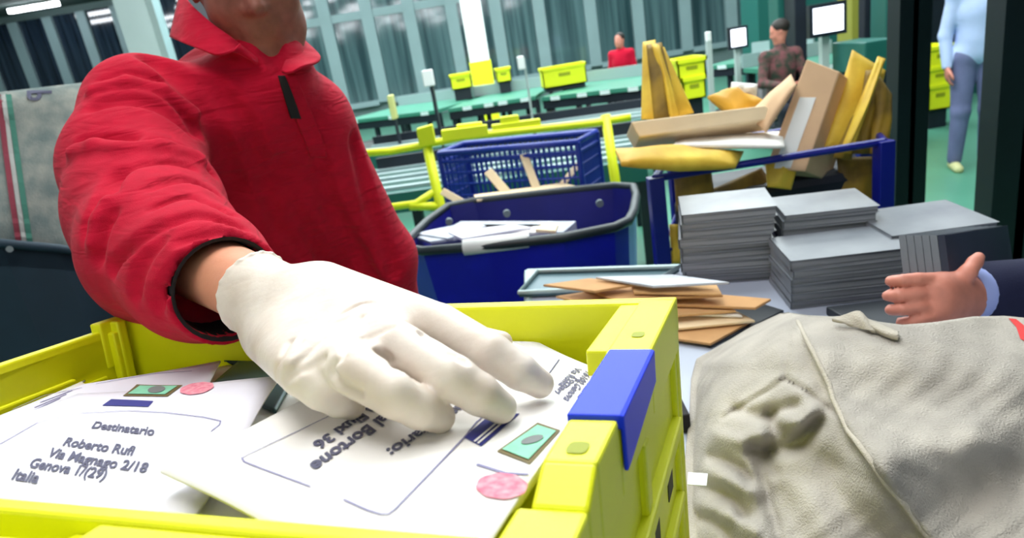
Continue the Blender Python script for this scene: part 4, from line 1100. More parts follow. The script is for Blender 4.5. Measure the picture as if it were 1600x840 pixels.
# blue wire basket behind the cart
ZB = 1.22
bk = [Pz(x, y, ZB) for x, y in ((686, 240), (902, 222), (900, 206), (696, 220))]
fl_, fr2 = bk[0], bk[1]; ex = fr2-fl_; ey = np.array([ex[1], -ex[0], 0]); ey = -unit(ey)*.26 if ey[1] < 0 else unit(ey)*.26
basket = empty('wire_basket', (*(fl_+ex/2+ey/2)[:2], 0), 'blue wire mesh roll basket behind the blue cart', 'basket')
c4 = [fl_, fl_+ex, fl_+ex+ey, fl_+ey]; fr_ = MB()
MB().tube(c4, .016, 8, closed=True).build('top_rim', M['bluewire'], basket, True)
for k in range(4):
    p = c4[k]; MB().tube([p, [p[0], p[1], .12]], .014, 8).build('post', M['bluewire'], basket)
for k in range(4):
    A, B_ = c4[k], c4[(k+1) % 4]; mb = MB(); nn_ = 26 if k % 2 == 0 else 14
    for i in range(1, nn_): p = A+(B_-A)*i/nn_; rod(mb, p, [p[0], p[1], .15], .0048, 4)
    for i in range(1, 16): z = ZB-.045-.06*(i-1); rod(mb, [A[0], A[1], z], [B_[0], B_[1], z], .0055, 4)
    rod(mb, [A[0], A[1], ZB-.045], [B_[0], B_[1], ZB-.045], .010, 6)
    mb.build('mesh_side', M['bluewire'], basket)
MB().prism([[p[0], p[1], .14] for p in c4], (0, 0, .02)).build('base', M['blueframe'], basket)
for p in c4:
    w_ = MB(); q = cen*0+p; q = p+(fl_+ex/2+ey/2-p)*.12; w_.tube([(q[0]-.015, q[1], .05), (q[0]+.015, q[1], .05)], .05, 12); w_.tube([(q[0], q[1], .05), (q[0], q[1], .14)], .01, 6); w_.build('caster', M['blackrub'], basket)
# cream rolled papers sticking up out of the blue cart's far side
for (x0, y0, x1, y1, wd, lb) in ((818, 240, 840, 298, .030, 'cream cardboard tube standing upright between blue cart and wire basket'), (762, 266, 796, 306, .034, 'cream folded card leaning left between blue cart and wire basket'), (904, 256, 872, 296, .022, 'cream cardboard tube leaning right between blue cart and wire basket'), (690, 298, 722, 316, .028, 'small cream card at the left front of the wire basket')):
    d = 3.24; wd = wd*1.3; a = P(x0, y0, d); b = P(x1, y1, d-.05); b2 = b+unit(b-a)*(.02 if x0 == 690 else .22)
    c_ = (a+b2)/2; mb = MB(); s_ = unit(np.cross(b2-a, F))*wd; mb.obox(a-s_/2, s_, unit(np.cross(s_, b2-a))*.014, b2-a)
    o = mb.build('cardboard_tube' if 'tube' in lb else 'folded_card', M['cream'], None, bevel=.003); tag(o, lb, 'tube' if 'tube' in lb else 'card')
d = 3.22; q = [P(740, 304, d), P(880, 285, d), P(900, 290, d-.10), P(745, 312, d-.10)]
quadslab('envelope', q, .01, [M['cream'], M['cream']], 'long cream envelope lying along the front of the wire basket', 'envelope')

# yellow tubular trolley behind
def ybar(mb, pa, pb, d, r): mb.tube([P(*pa, d), P(*pb, d)], r, 8)
yt = empty('yellow_trolley', (*P(800, 230, 2.9)[:2], 0), 'bright yellow tubular trolley frame behind the blue wire basket', 'trolley')
dy = 4.35
mb = MB(); mb.tube([P(560, 240, dy), P(610, 236, dy), P(665, 226, dy), P(720, 214, dy), P(930, 192, dy), P(985, 183, dy)], .024, 8); mb.build('top_rail', M['yellow_far'], yt, True)
for pa, pb in (((664, 214), (690, 330)), ((946, 180), (962, 286))):
    a = P(*pa, dy); b = P(*pb, dy); MB().tube([a, b, [b[0], b[1], .12]], .032, 8).build('upright', M['yellow_far'], yt, True)
mb = MB(); mb.tube([P(560, 330, dy), P(650, 318, dy), P(684, 296, dy)], .024, 8); mb.tube([P(640, 322, dy), P(688, 322, dy)], .028, 8); mb.build('lower_rail', M['yellow_far'], yt, True)
mb = MB(); mb.obox(P(656, 232, dy-.03), [.11, -.03, .015], [0, .06, 0], [0, 0, .125]); mb.build('corner_joint', M['yellow_far'], yt, bevel=.008)
mb = MB(); mb.obox(P(692, 222, dy-.02), P(764, 213, dy-.02)-P(692, 222, dy-.02), [0, .05, 0], [0, 0, .075]); mb.build('clamp', M['yellow_far'], yt, bevel=.006)
mb = MB(); mb.obox(P(715, 208, dy), P(755, 203, dy)-P(715, 208, dy), [0, .05, 0], [0, 0, .052]); mb.build('clamp', M['yellow_far'], yt, bevel=.006)
mb = MB(); mb.obox(P(770, 208, dy), P(846, 198, dy)-P(770, 208, dy), [0, .05, 0], [0, 0, .052]); mb.obox(P(783, 196, dy), P(812, 192, dy)-P(783, 196, dy), [0, .05, 0], [0, 0, .052]); mb.build('clamp', M['yellow_far'], yt, bevel=.006)
a = P(690, 330, dy); b = P(962, 286, dy)
MB().obox([a[0], a[1], .10], [b[0]-a[0], b[1]-a[1], 0], [.03, .2, 0], [0, 0, .03]).build('deck', M['yellow_far'], yt)
for q in ((a[0]+.05, a[1]+.08), (b[0]-.05, b[1]+.08), (a[0]+.08, a[1]+.16), (b[0]-.02, b[1]+.16)):
    MB().tube([(q[0]-.015, q[1], .05), (q[0]+.015, q[1], .05)], .05, 12).build('caster', M['blackrub'], yt)

# blue cage trolley heaped with parcels
dc = 1.92
A = P(1022, 262, dc); B_ = P(1381, 238, dc); B_[2] = A[2] = (A[2]+B_[2])/2
ex = B_-A; eb = unit(np.array([-ex[1]+.25, ex[0], 0]))*.44
cage = empty('cage_trolley', (*(A+ex/2+eb/2)[:2], 0), 'blue steel cage trolley heaped with padded envelopes behind the magazine stacks', 'trolley')
zt = A[2]
c4 = [A, B_, B_+eb, A+eb]
for k, p in enumerate(c4):
    MB().box((p[0]-.022, p[1]-.022, .10), (p[0]+.022, p[1]+.022, zt+.004)).build('post', M['blueframe'], cage, bevel=.003)
for k in range(4):
    p, q = c4[k], c4[(k+1) % 4]; MB().tube([p, q], .011, 8).build('top_bar', M['blueframe'], cage)
    mb = MB()
    for i in range(1, 4): rod(mb, [p[0], p[1], zt-.22*i], [q[0], q[1], zt-.22*i], .006)
    mb.build('side_bars', M['blueframe'], cage)
MB().prism([[p[0], p[1], .10] for p in c4], (0, 0, .03)).build('base', M['blueframe'], cage)
for p in c4:
    q = p+(A+ex/2+eb/2-p)*.12; w_ = MB(); w_.tube([(q[0]-.015, q[1], .05), (q[0]+.015, q[1], .05)], .05, 12); w_.build('caster', M['blackrub'], cage)
# inside: sagging padded mail, mostly gold with shade in its colour, up to the bar
def padded(pix, d, th, m, label, group=None, name='padded_envelope', puff=.018, bend=0):
    """puffy envelope: front face through pixel corners at their own distance"""
    dd = d if hasattr(d, '__len__') else [d]*4
    c = [P(x, y, k) for (x, y), k in zip(pix, dd)]; nrm = unit(np.cross(c[1]-c[0], c[3]-c[0])); nrm = nrm if nrm@F < 0 else -nrm
    n = 12; front = []; back = []
    for j in range(n+1):
        for i in range(n+1):
            a, b = i/n, j/n; q = (1-a)*(1-b)*c[0]+a*(1-b)*c[1]+a*b*c[2]+(1-a)*b*c[3]
            e = (min(a, 1-a)*min(b, 1-b)*16)**.45 if min(a, 1-a, b, 1-b) > 0 else 0
            wr_ = .35*math.sin(a*9+b*4+len(label))*e*puff*.3
            q = q+nrm*bend*math.sin(math.pi*b)
            front.append(q+nrm*(e*puff*.5+wr_+.001)); back.append(q-nrm*(e*puff*.5+th*.5))
    g = lambda i, j: j*(n+1)+i; N = (n+1)**2
    fs = [(g(i, j), g(i+1, j), g(i+1, j+1), g(i, j+1)) for j in range(n) for i in range(n)]; fs += [tuple(N+k for k in f[::-1]) for f in fs]
    bd = [g(i, 0) for i in range(n)]+[g(n, j) for j in range(n)]+[g(i, n) for i in range(n, 0, -1)]+[g(0, j) for j in range(n, 0, -1)]
    fs += [(bd[(k+1) % len(bd)], bd[k], N+bd[k], N+bd[(k+1) % len(bd)]) for k in range(len(bd))]
    ct = sum(c)/4; o = mesh(name, [p-ct for p in front+back], fs, m, None, True); o.location = [float(v) for v in ct]
    bm = bmesh.new(); bm.from_mesh(o.data); bmesh.ops.recalc_face_normals(bm, faces=bm.faces); bm.to_mesh(o.data); bm.free()
    return tag(o, label, 'envelope', group)
inn_ = [([(1052, 262), (1110, 258), (1120, 330), (1058, 330)], 2.05, 'gold_shade', 'dark gold padded envelope inside the cage beside its left post'),
 ([(1100, 300), (1190, 262), (1215, 300), (1130, 340)], 2.1, 'gold_shade', 'dark gold padded envelope slanting inside the cage, left of centre'),
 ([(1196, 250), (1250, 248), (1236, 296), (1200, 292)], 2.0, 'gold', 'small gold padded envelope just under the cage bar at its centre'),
 ([(1240, 262), (1300, 252), (1310, 310), (1262, 320)], 2.12, 'gold_shade', 'shadowed padded envelope inside the cage right of centre'),
 ([(1308, 246), (1370, 244), (1372, 320), (1316, 320)], 2.08, 'gold_shade', 'shadowed padded envelope inside the cage against its right post'),
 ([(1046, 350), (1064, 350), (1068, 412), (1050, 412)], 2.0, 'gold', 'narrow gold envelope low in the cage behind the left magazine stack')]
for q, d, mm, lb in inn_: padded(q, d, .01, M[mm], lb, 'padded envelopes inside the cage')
mbx = MB(); z0 = .14
mbx.prism([[*(c4[0]+ex*.04+eb*.30)[:2], z0], [*(c4[0]+ex*.96+eb*.30)[:2], z0], [*(c4[0]+ex*.96+eb*.95)[:2], z0], [*(c4[0]+ex*.04+eb*.95)[:2], z0]], (0, 0, zt-.10-z0))
tag(mbx.build('dark_sack', M['darkm'], None, bevel=.03), 'dark mail sack standing inside the blue cage under the parcels', 'sack')

# on top of the cage
g_ = 'parcels heaped on the blue cage'
padded([(962, 232), (1162, 236), (1150, 258), (972, 254)], [1.84, 1.95, 1.82, 1.72], .02, M['gold'], 'pale yellow padded envelope lying flat, its rounded end past the cage left post', g_, puff=.032)
padded([(1060, 216), (1222, 205), (1226, 228), (1052, 226)], [2.1, 2.1, 1.86, 1.86], .015, M['paper'], 'white padded envelope lying flat on the cage heap under the long box', g_, puff=.012)
# long flat tan box
def obj_box(name, p8, m, label, cat, group=None, bevel=.004, rnd=None):
    mb = MB(); mb.hexa(p8); ct = sum(np.array(p) for p in p8)/8
    o = mesh(name, [np.array(p)-ct for p in p8], mb.f, m); o.location = [float(v) for v in ct]
    bm = bmesh.new(); bm.from_mesh(o.data); bmesh.ops.recalc_face_normals(bm, faces=bm.faces); bm.to_mesh(o.data); bm.free()
    b = o.modifiers.new('b', 'BEVEL'); b.width = bevel; b.segments = 2
    return tag(o, label, cat, group)
def frontbox(pix, d, depth, back=(0, 1, .0)):
    dd = d if hasattr(d, '__len__') else [d]*4
    f = [P(x, y, k) for (x, y), k in zip(pix, dd)]; b = [p+unit(back)*depth for p in f]; return [f[3], f[2], b[2], b[3], f[0], f[1], b[1], b[0]]
b = obj_box('long_flat_box', frontbox([(986, 190), (1196, 164), (1216, 184), (1000, 214)], [1.86, 1.95, 1.95, 1.86], .13, (.05, 1, -.45)), M['cream'], 'long flat tan cardboard box lying across the cage heap, ending left', 'box', g_)
padded([(1106, 150), (1140, 143), (1200, 160), (1150, 176)], [2.18, 2.2, 2.1, 2.1], .02, M['orange'], 'orange gold padded envelope lying behind the long flat box', g_, puff=.04)
padded([(1144, 128), (1184, 131), (1182, 150), (1142, 150)], 2.16, .02, M['white'], 'small white packet behind the orange envelope on the cage heap', g_, puff=.03)
# big upright cardboard parcel with a white label, leaning right
pf = [(1258, 92), (1308, 112), (1246, 248), (1206, 238)]
f = [P(1260, 92, 2.02), P(1312, 112, 1.99), P(1258, 268, 1.97), P(1196, 262, 2.00)]
# side face turns away to the right
sd = P(1346, 138, 2.14)-f[1]
p8 = [f[3], f[2], f[2]+sd, f[3]+sd, f[0], f[1], f[1]+sd, f[0]+sd]
big = obj_box('cardboard_parcel', p8, M['card'], 'large cardboard parcel leaning on the cage heap with a white label down its front', 'parcel', g_)
ctb = np.array(big.location)
def bil(u, v): return (1-u)*(1-v)*f[0]+u*(1-v)*f[1]+u*v*f[2]+(1-u)*v*f[3]
nf = unit(np.cross(f[1]-f[0], f[3]-f[0])); nf = nf if nf@F < 0 else -nf
lab = [bil(.20, .34)+nf*.001, bil(.62, .30)+nf*.001, bil(.62, .98)+nf*.001, bil(.20, 1.0)+nf*.001]
mesh('label', lab+[p+nf*.0012 for p in lab], [(0, 1, 2, 3), (7, 6, 5, 4), (0, 4, 5, 1), (1, 5, 6, 2), (2, 6, 7, 3), (3, 7, 4, 0)], M['white'], big)
padded([(1168, 178), (1236, 116), (1244, 132), (1196, 204)], [2.0, 2.02, 1.95, 1.93], .02, M['card'], 'brown card sleeve leaning behind the left side of the large parcel', g_, name='card_sleeve', puff=.02)
# upright padded envelopes, left fan
fan = [([(1004, 66), (1024, 62), (1040, 186), (1002, 186)], 2.02, 'gold', 'leftmost upright padded envelope of the fan'), ([(1010, 70), (1034, 66), (1062, 184), (1022, 186)], 2.00, 'gold_shade', 'second upright padded envelope of the fan, in shade'), ([(1014, 64), (1038, 74), (1084, 176), (1040, 186)], 2.04, 'gold', 'rightmost upright padded envelope of the fan, sloping right'), ([(1018, 68), (1030, 70), (1064, 186), (1048, 187)], 1.99, 'gold', 'narrow padded envelope in the middle of the fan')]
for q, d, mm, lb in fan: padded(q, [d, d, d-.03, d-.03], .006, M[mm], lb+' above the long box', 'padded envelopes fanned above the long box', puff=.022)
# right bunch
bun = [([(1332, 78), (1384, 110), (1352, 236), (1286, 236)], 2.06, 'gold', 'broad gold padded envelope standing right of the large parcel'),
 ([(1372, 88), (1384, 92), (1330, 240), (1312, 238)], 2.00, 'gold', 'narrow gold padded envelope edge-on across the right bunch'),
 ([(1352, 110), (1376, 108), (1364, 240), (1330, 240)], 2.04, 'gold_shade', 'shadowed padded envelope in the middle of the right bunch'),
 ([(1370, 112), (1394, 148), (1388, 240), (1360, 240)], 2.02, 'gold_shade', 'rightmost padded envelope of the bunch at the cage right post'),
 ([(1344, 140), (1360, 132), (1330, 250), (1302, 246)], 2.05, 'gold_shade', 'dull gold padded envelope pressed against the parcel side')]
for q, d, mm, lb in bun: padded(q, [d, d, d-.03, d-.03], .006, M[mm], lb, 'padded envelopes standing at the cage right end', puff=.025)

# ------------------------------------------------------------------ left side: hanging canvas sack and dark bin
A = P(-60, 138, 1.95); B_ = P(178, 112, 2.2); Cc = P(190, 420, 2.1); D_ = P(-60, 398, 1.85)
rows = []; n = 30; ex = unit(B_-A); dn = unit(np.cross(ex, F)); vsF = []; 
nrm = unit(np.cross(B_-A, D_-A)); nrm = nrm if nrm@F < 0 else -nrm
for j in range(n+1):
    for i in range(n+1):
        a, b = i/n, j/n; q = (1-a)*(1-b)*A+a*(1-b)*B_+a*b*Cc+(1-a)*b*D_
        e = (1-(2*a-1)**6)*(1-(2*b-1)**8)
        q = q+nrm*(.06*e+.006*math.sin(a*11+b*3)*e-.05+.008*math.sin(b*9+a*6)*e); vsF.append(q)
bkF = [q-nrm*.22 for q in vsF]
g = lambda i, j: j*(n+1)+i; N_ = (n+1)**2
fs = [(g(i, j), g(i+1, j), g(i+1, j+1), g(i, j+1)) for j in range(n) for i in range(n)]; fs += [tuple(N_+k for k in f_[::-1]) for f_ in fs]
bd = [g(i, 0) for i in range(n)]+[g(n, j) for j in range(n)]+[g(i, n) for i in range(n, 0, -1)]+[g(0, j) for j in range(n, 0, -1)]
fs += [(bd[(k+1) % len(bd)], bd[k], N_+bd[k], N_+bd[(k+1) % len(bd)]) for k in range(len(bd))]
ls = empty('hanging_sack', sum([A, B_, Cc, D_])/4, 'old grey canvas mail sack with red, white and green stripes hanging at the left', 'sack')
mesh('sack_cloth', vsF+bkF, fs, M['canvas_l'], ls, True)
pf_ = lambda x, y: None
VF_ = np.array(vsF); qq = VF_-C0; dd_ = qq@F; pxF = 800+FL*(qq@Rv)/dd_; pyF = 420-FL*(qq@Uv)/dd_
def onl(x, y):
    # plane through the three nearest points would do: intersect with the local tangent plane
    k = np.argmin((pxF-x)**2+(pyF-y)**2); p0 = VF_[k]; v = ray(x, y); t = ((p0-C0)@nrm)/(v@nrm); return C0+t*v+nrm*.004
def ribbon(pl, wd, name, m):
    vs = []
    for i in range(len(pl)-1):
        for k in range(8):
            x = pl[i][0]+(pl[i+1][0]-pl[i][0])*k/8; y = pl[i][1]+(pl[i+1][1]-pl[i][1])*k/8; vs += [onl(x-wd/2, y), onl(x+wd/2, y)]
    vs += [onl(pl[-1][0]-wd/2, pl[-1][1]), onl(pl[-1][0]+wd/2, pl[-1][1])]
    n_ = len(vs)//2; mesh(name, vs, [(2*i, 2*i+1, 2*i+3, 2*i+2) for i in range(n_-1)], m, ls)
ribbon([(-1, 148), (8, 230), (20, 320), (29, 378)], 9, 'red_stripe', M['stripe_red'])
ribbon([(5, 148), (16, 230), (29, 320), (38, 378)], 7, 'white_stripe', M['stripe_white'])
ribbon([(13, 148), (25, 230), (38, 320), (47, 380)], 9, 'green_stripe', M['stripe_green'])
v, f_ = text_verts('P', .02); x0, x1 = v[:, 0].min(), v[:, 0].max()
# the letter lies on its side
mesh('letter', [onl(80-(p[1]/.7)*38, 158-(1-(p[0]-x0)/(x1-x0))*16) for p in v], f_, M['ink'], ls)
bin_ = empty('dark_bin', (*P(60, 500, 1.7)[:2], 0), 'dark blue-green tarpaulin bin at the left below the striped sack', 'bin')
q = [P(-160, 384, 1.62), P(0, 380, 1.66), P(90, 388, 1.74), P(150, 398, 1.82), P(330, 420, 1.9)]
mb = MB(); z0 = .12; bk_ = [p+np.array([-.25, .55, 0]) for p in q]
loop = q+bk_[::-1]; n = len(loop)
vs = [p for p in loop]+[np.array([p[0]*1.0, p[1], z0]) for p in loop]+[p*np.array([1, 1, 1])-[0, 0, .06] for p in loop]
mb.add(vs, [(i, (i+1) % n, n+(i+1) % n, n+i) for i in range(n)]+[list(range(n, 2*n))]+[(i, (i+1) % n, 2*n+(i+1) % n, 2*n+i)[::-1] for i in range(n)]+[list(range(2*n, 3*n))])
mb.build('tarpaulin', M['darkteal'], bin_)
MB().tube(loop, .012, 8, closed=True).build('rim', M['darkteal'], bin_, True)
MB().tube([P(15, 389, 1.655), P(15, 389, 1.645)], .008, 12).build('eyelet', M['greyrub'], bin_)
for p in (q[0]+[.1, .1, 0], q[-1]+[-.1, .05, 0], bk_[0]+[.1, -.05, 0], bk_[-1]+[-.1, -.05, 0]):
    MB().tube([(p[0]-.02, p[1], .06), (p[0]+.02, p[1], .06)], .06, 12).tube([(p[0], p[1], .06), (p[0], p[1], z0)], .012, 6).build('caster', M['blackrub'], bin_)

# ================================================================== FAR SORTING HALL
# long sorting benches: green top with small lit plates on the lip, dark underside, grey boxes below
def bench(pl, pr, z, deep, label, legs=3, plates=4, boxes=3, top='teal', seed=0):
    rnd = random.Random(seed); a = Pz(*pl, z); b = Pz(*pr, z); ex = b-a; L = np.linalg.norm(ex); exu = ex/L; ey = np.array([-exu[1], exu[0], 0.])
    r = empty('sorting_bench', (*(a+ex/2+ey*deep/2)[:2], 0), label, 'bench', 'green topped sorting benches across the hall')
    MB().obox(a-[0, 0, .05], ex, ey*deep, [0, 0, .05]).build('bench_top', M[top], r)
    MB().obox(a+ey*deep-[0, 0, .0], ex, ey*.05, [0, 0, .16]).build('back_ledge', M['greybar'], r)
    MB().obox(a+ey*.02-[0, 0, .16], ex, ey*.05, [0, 0, .11]).build('apron', M['darkm'], r)
    for i in range(plates):
        p = a+ex*((i+.5)/plates+rnd.uniform(-.05, .05)); MB().obox(p-ey*.01-[0, 0, .055], exu*.13, ey*.02, [0, 0, .05]).build('plate', M['ledgelight'], r)
    for i in range(legs+1):
        for dd in (.06, deep-.1): p = a+ex*(.01+.97*i/legs)+ey*dd; MB().obox([p[0], p[1], 0], exu*.06, ey*.06, [0, 0, z-.05]).build('leg', M['darkm'], r)
    MB().obox([*(a+ey*.1)[:2], .28], ex, ey*(deep-.2), [0, 0, .03]).build('lower_shelf', M['darkm'], r)
    for i in range(boxes):
        p = a+ex*((i+.3)/boxes); w_ = min(.5, L/boxes*.6); mb = MB(); mb.obox([*(p+ey*.12)[:2], .31], exu*w_, ey*.4, [0, 0, .26])
        tag(mb.build('grey_tray', M['dimbox'], None, bevel=.01), 'pinkish grey tray on the shelf under a green bench', 'tray', 'grey trays under the green benches')
    return r
bench((530, 190), (680, 172), .95, 1.6, 'green topped sorting bench farthest left, beside the red jersey', plates=3, seed=1)
bench((700, 170), (836, 150), .95, 1.6, 'green topped sorting bench in front of the white and yellow column', plates=4, seed=2)
bench((846, 152), (1000, 134), .95, 1.5, 'green topped sorting bench left of the fanned gold envelopes', plates=4, seed=3)
bench((1100, 104), (1200, 94), .95, 1.4, 'green topped bench behind the seated person', plates=2, boxes=1, seed=4)
bench((1240, 110), (1400, 82), .95, 1.2, 'green bench far behind the large cardboard parcel', plates=2, boxes=1, seed=5)
# roller conveyor nearer: alternating pale rails and green belts
def conveyor(pl, pr, z, deep, label, nb=5, seed=0):
    a = Pz(*pl, z); b = Pz(*pr, z); ex = b-a; exu = unit(ex); ey = np.array([-exu[1], exu[0], 0.])
    r = empty('conveyor', (*(a+ex/2+ey*deep/2)[:2], 0), label, 'conveyor')
    w_ = deep/nb
    for i in range(nb):
        MB().obox(a+ey*w_*i-[0, 0, .04], ex, ey*w_*.62, [0, 0, .04]).build('belt', M['teal'] if i % 2 else M['tealm'], r)
        MB().obox(a+ey*w_*(i+.64)-[0, 0, .05], ex, ey*w_*.3, [0, 0, .075]).build('rail', M['greybar'], r)
    MB().obox(a-ey*.03-[0, 0, .14], ex, ey*.03, [0, 0, .15]).build('side_plate', M['tealm'], r)
    MB().obox(a+ey*deep-[0, 0, .14], ex, ey*.04, [0, 0, .26]).build('back_guard', M['darkm'], r)
    for i in range(5):
        for dd in (.02, deep-.1): p = a+ex*(.01+.96*i/4)+ey*dd; MB().obox([p[0], p[1], 0], exu*.07, ey*.07, [0, 0, z-.05]).build('leg', M['darkm'], r)
    return r
conveyor((520, 316), (1010, 250), .78, 1.15, 'teal and grey belt conveyor running behind the yellow trolley', 5)
conveyor((540, 250), (1030, 184), .72, .9, 'second belt conveyor, farther back, below the green benches', 3)
# machine strips / monitors / posts
def boxthing(name, pa, pb, Y, deep, m, label, cat, floor=True, group=None, stand=None):
    """upright box between two pixels on a plane at distance Y; stands on the floor"""
    a = Py(*pa, Y); b = Py(*pb, Y); x0, x1 = sorted((a[0], b[0])); z0, z1 = sorted((a[2], b[2]))
    r = empty(name, ((x0+x1)/2, Y+deep/2, 0), label, cat, group)
    MB().box((x0, Y, z0), (x1, Y+deep, z1)).build('housing', m, r, bevel=.01)
    if stand: xm = (x0+x1)/2; MB().box((xm-.03, Y+deep/2-.03, 0), (xm+.03, Y+deep/2+.03, z0)).box((xm-.15, Y+deep/2-.15, 0), (xm+.15, Y+deep/2+.15, .03)).build('stand', stand, r)
    elif z0 > .02 and floor: MB().box((x0+.02, Y+.02, 0), (x1-.02, Y+deep-.02, z0)).build('plinth', M['darkm'], r)
    return r, (x0, x1, z0, z1)
r, bb = boxthing('scanner_post', (668, 118), (690, 210), 6.6, .2, M['darkm'], 'dark scanner post with a small white head in front of the benches', 'post')
MB().box((bb[0]-.05, 6.58, bb[3]-.10), (bb[0]+.05, 6.7, bb[3]+.05)).build('scanner_head', M['white'], r, bevel=.01)
r, bb = boxthing('machine_post', (820, 90), (834, 200), 6.4, .15, M['colgrey'], 'slim grey machine post between the green benches', 'post')
MB().box((bb[0]-.06, 6.36, bb[3]-.1), (bb[0]+.0, 6.45, bb[3]+.02)).build('lamp_head', M['white'], r, bevel=.01)
r, bb = boxthing('plastic_drum', (604, 150), (620, 186), 8.4, .2, mat('dull_yellow', (205, 205, 130), .6), 'dull yellow drum on the floor by the left bench', 'drum')
# monitors
def monitor(pa, pb, Y, label, em=True):
    a = Py(*pa, Y); b = Py(*pb, Y); x0, x1 = sorted((a[0], b[0])); z0, z1 = sorted((a[2], b[2])); r = empty('monitor', ((x0+x1)/2, Y, 0), label, 'monitor')
    MB().box((x0-.03, Y+.005, z0-.03), (x1+.03, Y+.06, z1+.03)).build('case', M['darkm'], r); MB().box((x0, Y, z0), (x1, Y+.008, z1)).build('screen', M['whiteem'], r)
    xm = (x0+x1)/2; MB().box((xm-.03, Y+.05, 0), (xm+.03, Y+.11, z0)).box((xm-.2, Y-.05, 0), (xm+.2, Y+.2, .03)).build('stand', M['colgrey'], r)
    return r
monitor((1271, 14), (1318, 46), 5.6, 'white lit monitor on a stand left of the dark green posts')
monitor((1142, 47), (1166, 70), 8.6, 'small white lit monitor above the green bench in the distance')
r, bb = boxthing('signal_lamp', (1104, 50), (1112, 64), 8.5, .08, M['white'], 'small white signal lamp on a thin pole left of the small monitor', 'lamp', stand=M['colgrey'])
# green steel frame structures on the right
for k, (pa, pb, Y, mm, lb) in enumerate((((1213, -60), (1230, 90), 7.5, 'tealm', 'teal green machine post behind the seated person'), ((1331, -70), (1342, 90), 6.0, None, 'olive yellow upright post right of the lit monitor'), ((1352, -80), (1374, 150), 6.6, 'darkm', 'dark blue grey machine cabinet beside the olive post'), ((1386, -80), (1398, 140), 6.2, 'tealm', 'green edge post just left of the dark steel column'), ((1240, -60), (1262, 110), 7.2, 'darkm', 'dark machine cabinet behind the lit monitor'))):
    boxthing('machine_post', pa, pb, Y, .25, M[mm] if mm else mat('olive_paint', (140, 140, 50), .6), lb, 'post')
r, bb = boxthing('teal_machine', (1352, 66), (1398, 108), 5.2, .5, M['tealm'], 'rounded teal machine housing behind the gold envelopes on the right', 'machine')
r, bb = boxthing('teal_machine', (1452, -60), (1500, 262), 8.8, .5, M['darkm'], 'tall dark machine cabinet behind the man in light blue', 'machine')
r, bb = boxthing('teal_machine', (1440, 120), (1560, 200), 9.4, .5, M['tealm'], 'low teal machine bench behind the man in light blue', 'machine')
r, bb = boxthing('teal_machine', (1180, -80), (1400, 120), 12.5, .8, M['tealm'], 'broad dark teal sorting machine across the far right of the hall', 'machine')
# yellow crates far off
def ycrate(pa, pb, Y, label, group='yellow crates in the far hall', stand=True, deep=.4, zb=0):
    a = Py(*pa, Y); b = Py(*pb, Y); x0, x1 = sorted((a[0], b[0])); z0, z1 = sorted((a[2], b[2]))
    r = empty('yellow_crate', ((x0+x1)/2, Y+deep/2, z0), label, 'crate', group); h = z1-z0
    mb = MB(); t = .015; mb.box((x0, Y, z0), (x1, Y+deep, z0+t)).box((x0, Y, z0), (x1, Y+t, z1)).box((x0, Y+deep-t, z0), (x1, Y+deep, z1)).box((x0, Y, z0), (x0+t, Y+deep, z1)).box((x1-t, Y, z0), (x1, Y+deep, z1)); mb.build('crate_shell', M['yellow_far'], r)
    mb = MB(); mb.box((x0-.015, Y-.015, z1-.04), (x1+.015, Y, z1)).box((x0-.015, Y+deep, z1-.04), (x1+.015, Y+deep+.015, z1)).box((x0-.015, Y-.015, z1-.04), (x0, Y+deep+.015, z1)).box((x1, Y-.015, z1-.04), (x1+.015, Y+deep+.015, z1)); mb.build('rim', M['yellow_far'], r)
    MB().box(((x0+x1)/2-min(.08, (x1-x0)*.2), Y-.004, z0+h*.5), ((x0+x1)/2+min(.08, (x1-x0)*.2), Y, z0+h*.66)).build('hand_hole', M['yellow_shade'], r)  # flat patch, the hole's shade put into its colour
    if stand: tag(MB().box((x0+.03, Y+.03, zb), (x1-.03, Y+deep-.03, z0)).build('pedestal', M['darkm']), 'dark pedestal under %s' % label.split(' with')[0], 'pedestal')
    return r
ycrate((702, 118), (738, 136), 11.0, 'yellow crate on the bench left of the column base', zb=.96)
ycrate((774, 108), (800, 126), 11.0, 'yellow crate just right of the yellow column base', zb=.96)
ycrate((846, 108), (918, 128), 9.6, 'long yellow crate on the middle bench', zb=.96)
ycrate((1058, 94), (1104, 122), 6.6, 'upper yellow crate behind the fanned gold envelopes', stand=False)
ycrate((1066, 122), (1104, 152), 6.6, 'lower yellow crate behind the fanned gold envelopes')
ycrate((1452, 74), (1492, 105), 7.6, 'upper yellow crate beside the man in light blue', stand=False)
ycrate((1452, 106), (1485, 134), 7.6, 'middle yellow crate beside the man in light blue', stand=False)
ycrate((1452, 134), (1486, 168), 7.6, 'lower yellow crate beside the man in light blue')

# ------------------------------------------------------------------ distant people
def stand_man(px_feet, Y=None):
    return Pz(*px_feet, 0)
g0 = Pz(1512, 262, 0.); s = .96
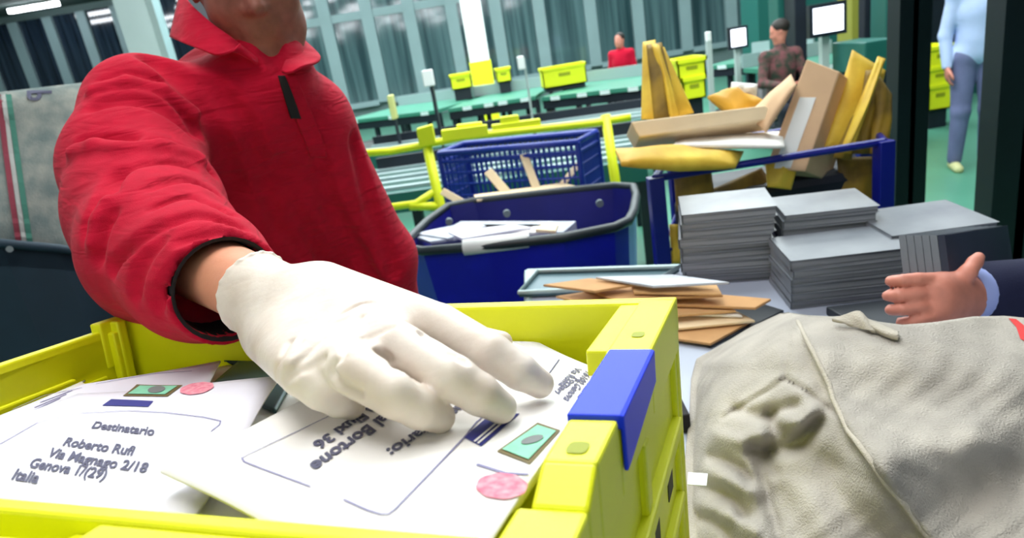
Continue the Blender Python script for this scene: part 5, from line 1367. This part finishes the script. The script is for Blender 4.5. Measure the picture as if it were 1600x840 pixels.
# heights follow the picture: belt and hand pixel rows
yy = g0[1]; hz = lambda y: Py(1515, y, yy)[2]
belt = hz(112); s = belt/.98
def Jman(g, s, lean=0, fx=(0, -1, 0), arms=None):
    fx = unit(fx); rt = np.array([-fx[1], fx[0], 0]); rt = -rt   # person's left
    z = np.array([0, 0, 1.]); o = np.array([g[0], g[1], 0])
    J = dict(face=fx, hipL=o+rt*.09*s+z*.93*s, hipR=o-rt*.09*s+z*.93*s, knL=o+rt*.10*s+z*.50*s+fx*.03, knR=o-rt*.10*s+z*.50*s+fx*.03, ankL=o+rt*.12*s+z*.075*s, ankR=o-rt*.12*s+z*.075*s-fx*.06*s,
             shL=o+rt*.17*s+z*1.43*s, shR=o-rt*.17*s+z*1.43*s, neck=o+z*1.50*s, head=o+z*1.64*s+fx*.02*s, elL=o+rt*.23*s+z*1.13*s, elR=o-rt*.23*s+z*1.13*s, wrL=o+rt*.22*s+z*.88*s+fx*.06, wrR=o-rt*.22*s+z*.88*s+fx*.06)
    if arms: J.update({k: o+rt*v[0]*s+fx*v[1]*s+z*v[2]*s for k, v in arms.items()})
    return J
figure('person', 'man in a light blue shirt and grey trousers standing between the dark posts', Jman(g0+[.02, 0, 0], s*1.2, fx=(-.35, -.9, 0)), s*1.2, .013, 'shirtblue', 'trousers', 'shoe', 'skin_red')
# seated person in a patterned shirt
sy_ = 7.2; sp = Py(1213, 140, sy_)
hx = Py(1218, 50, sy_); hzv = hx[2]; zc = np.array([0, 0, 1.]); o = np.array([sp[0], sy_, 0]); s2 = .95
J = dict(face=unit([-1, .25, -.25]), head=hx, neck=hx-zc*.15, shL=hx+[.17, .02, -.23], shR=hx+[-.17, -.02, -.23], elL=hx+[.24, -.05, -.48], elR=hx+[-.24, -.10, -.48], wrL=hx+[.10, -.26, -.50], wrR=hx+[-.14, -.30, -.50],
         hipL=hx+[.10, .0, -.72], hipR=hx+[-.10, 0, -.72])
for q, sg in (('L', 1), ('R', -1)):
    h_ = J['hip'+q]; J['kn'+q] = h_+[-.05, -.42, -.02]; J['ank'+q] = np.array([h_[0]-.05, h_[1]-.40, .08])
figure('person', 'person in a patterned dark red and green shirt sitting behind the cardboard parcel', J, s2, .015, 'camo', 'jeans', 'shoe_d', 'skin_red')
st_ = empty('stool', (hx[0], sy_, 0), 'dark stool under the person in the patterned shirt', 'stool')
zs = hx[2]-.72-.12
MB().tube([(hx[0], sy_, zs-.05), (hx[0], sy_, zs)], .17, 20).build('seat', M['darkm'], st_); MB().tube([(hx[0], sy_, .04), (hx[0], sy_, zs-.05)], .03, 8).build('column', M['greybar'], st_)
MB().tube([(hx[0], sy_, 0), (hx[0], sy_, .04)], .22, 20).build('base', M['darkm'], st_)
# far person in red, bending
rx = Py(972, 96, 10.5); o = np.array([rx[0], 10.5, 0]); hh_ = rx+[0.0, 0, .18]
Jr = Jman(o, (rx[2]+.30)/1.64, fx=(-.6, -.8, 0))
figure('person', 'distant person in a red jacket working at the benches left of the gold envelopes', Jr, (rx[2]+.30)/1.64, .02, 'red', 'jeans', 'shoe_d', 'skin_red', cloth='jacket')

a = Pz(1074, 676, TZ+.002)
tag(MB().obox(a-[.006, .0, 0], [.012, .0, 0], [.002, .05, 0], [0, 0, .03]).build('black_strap', M['black'], None, bevel=.002), 'short black strap end on the table between crate and sack', 'strap')
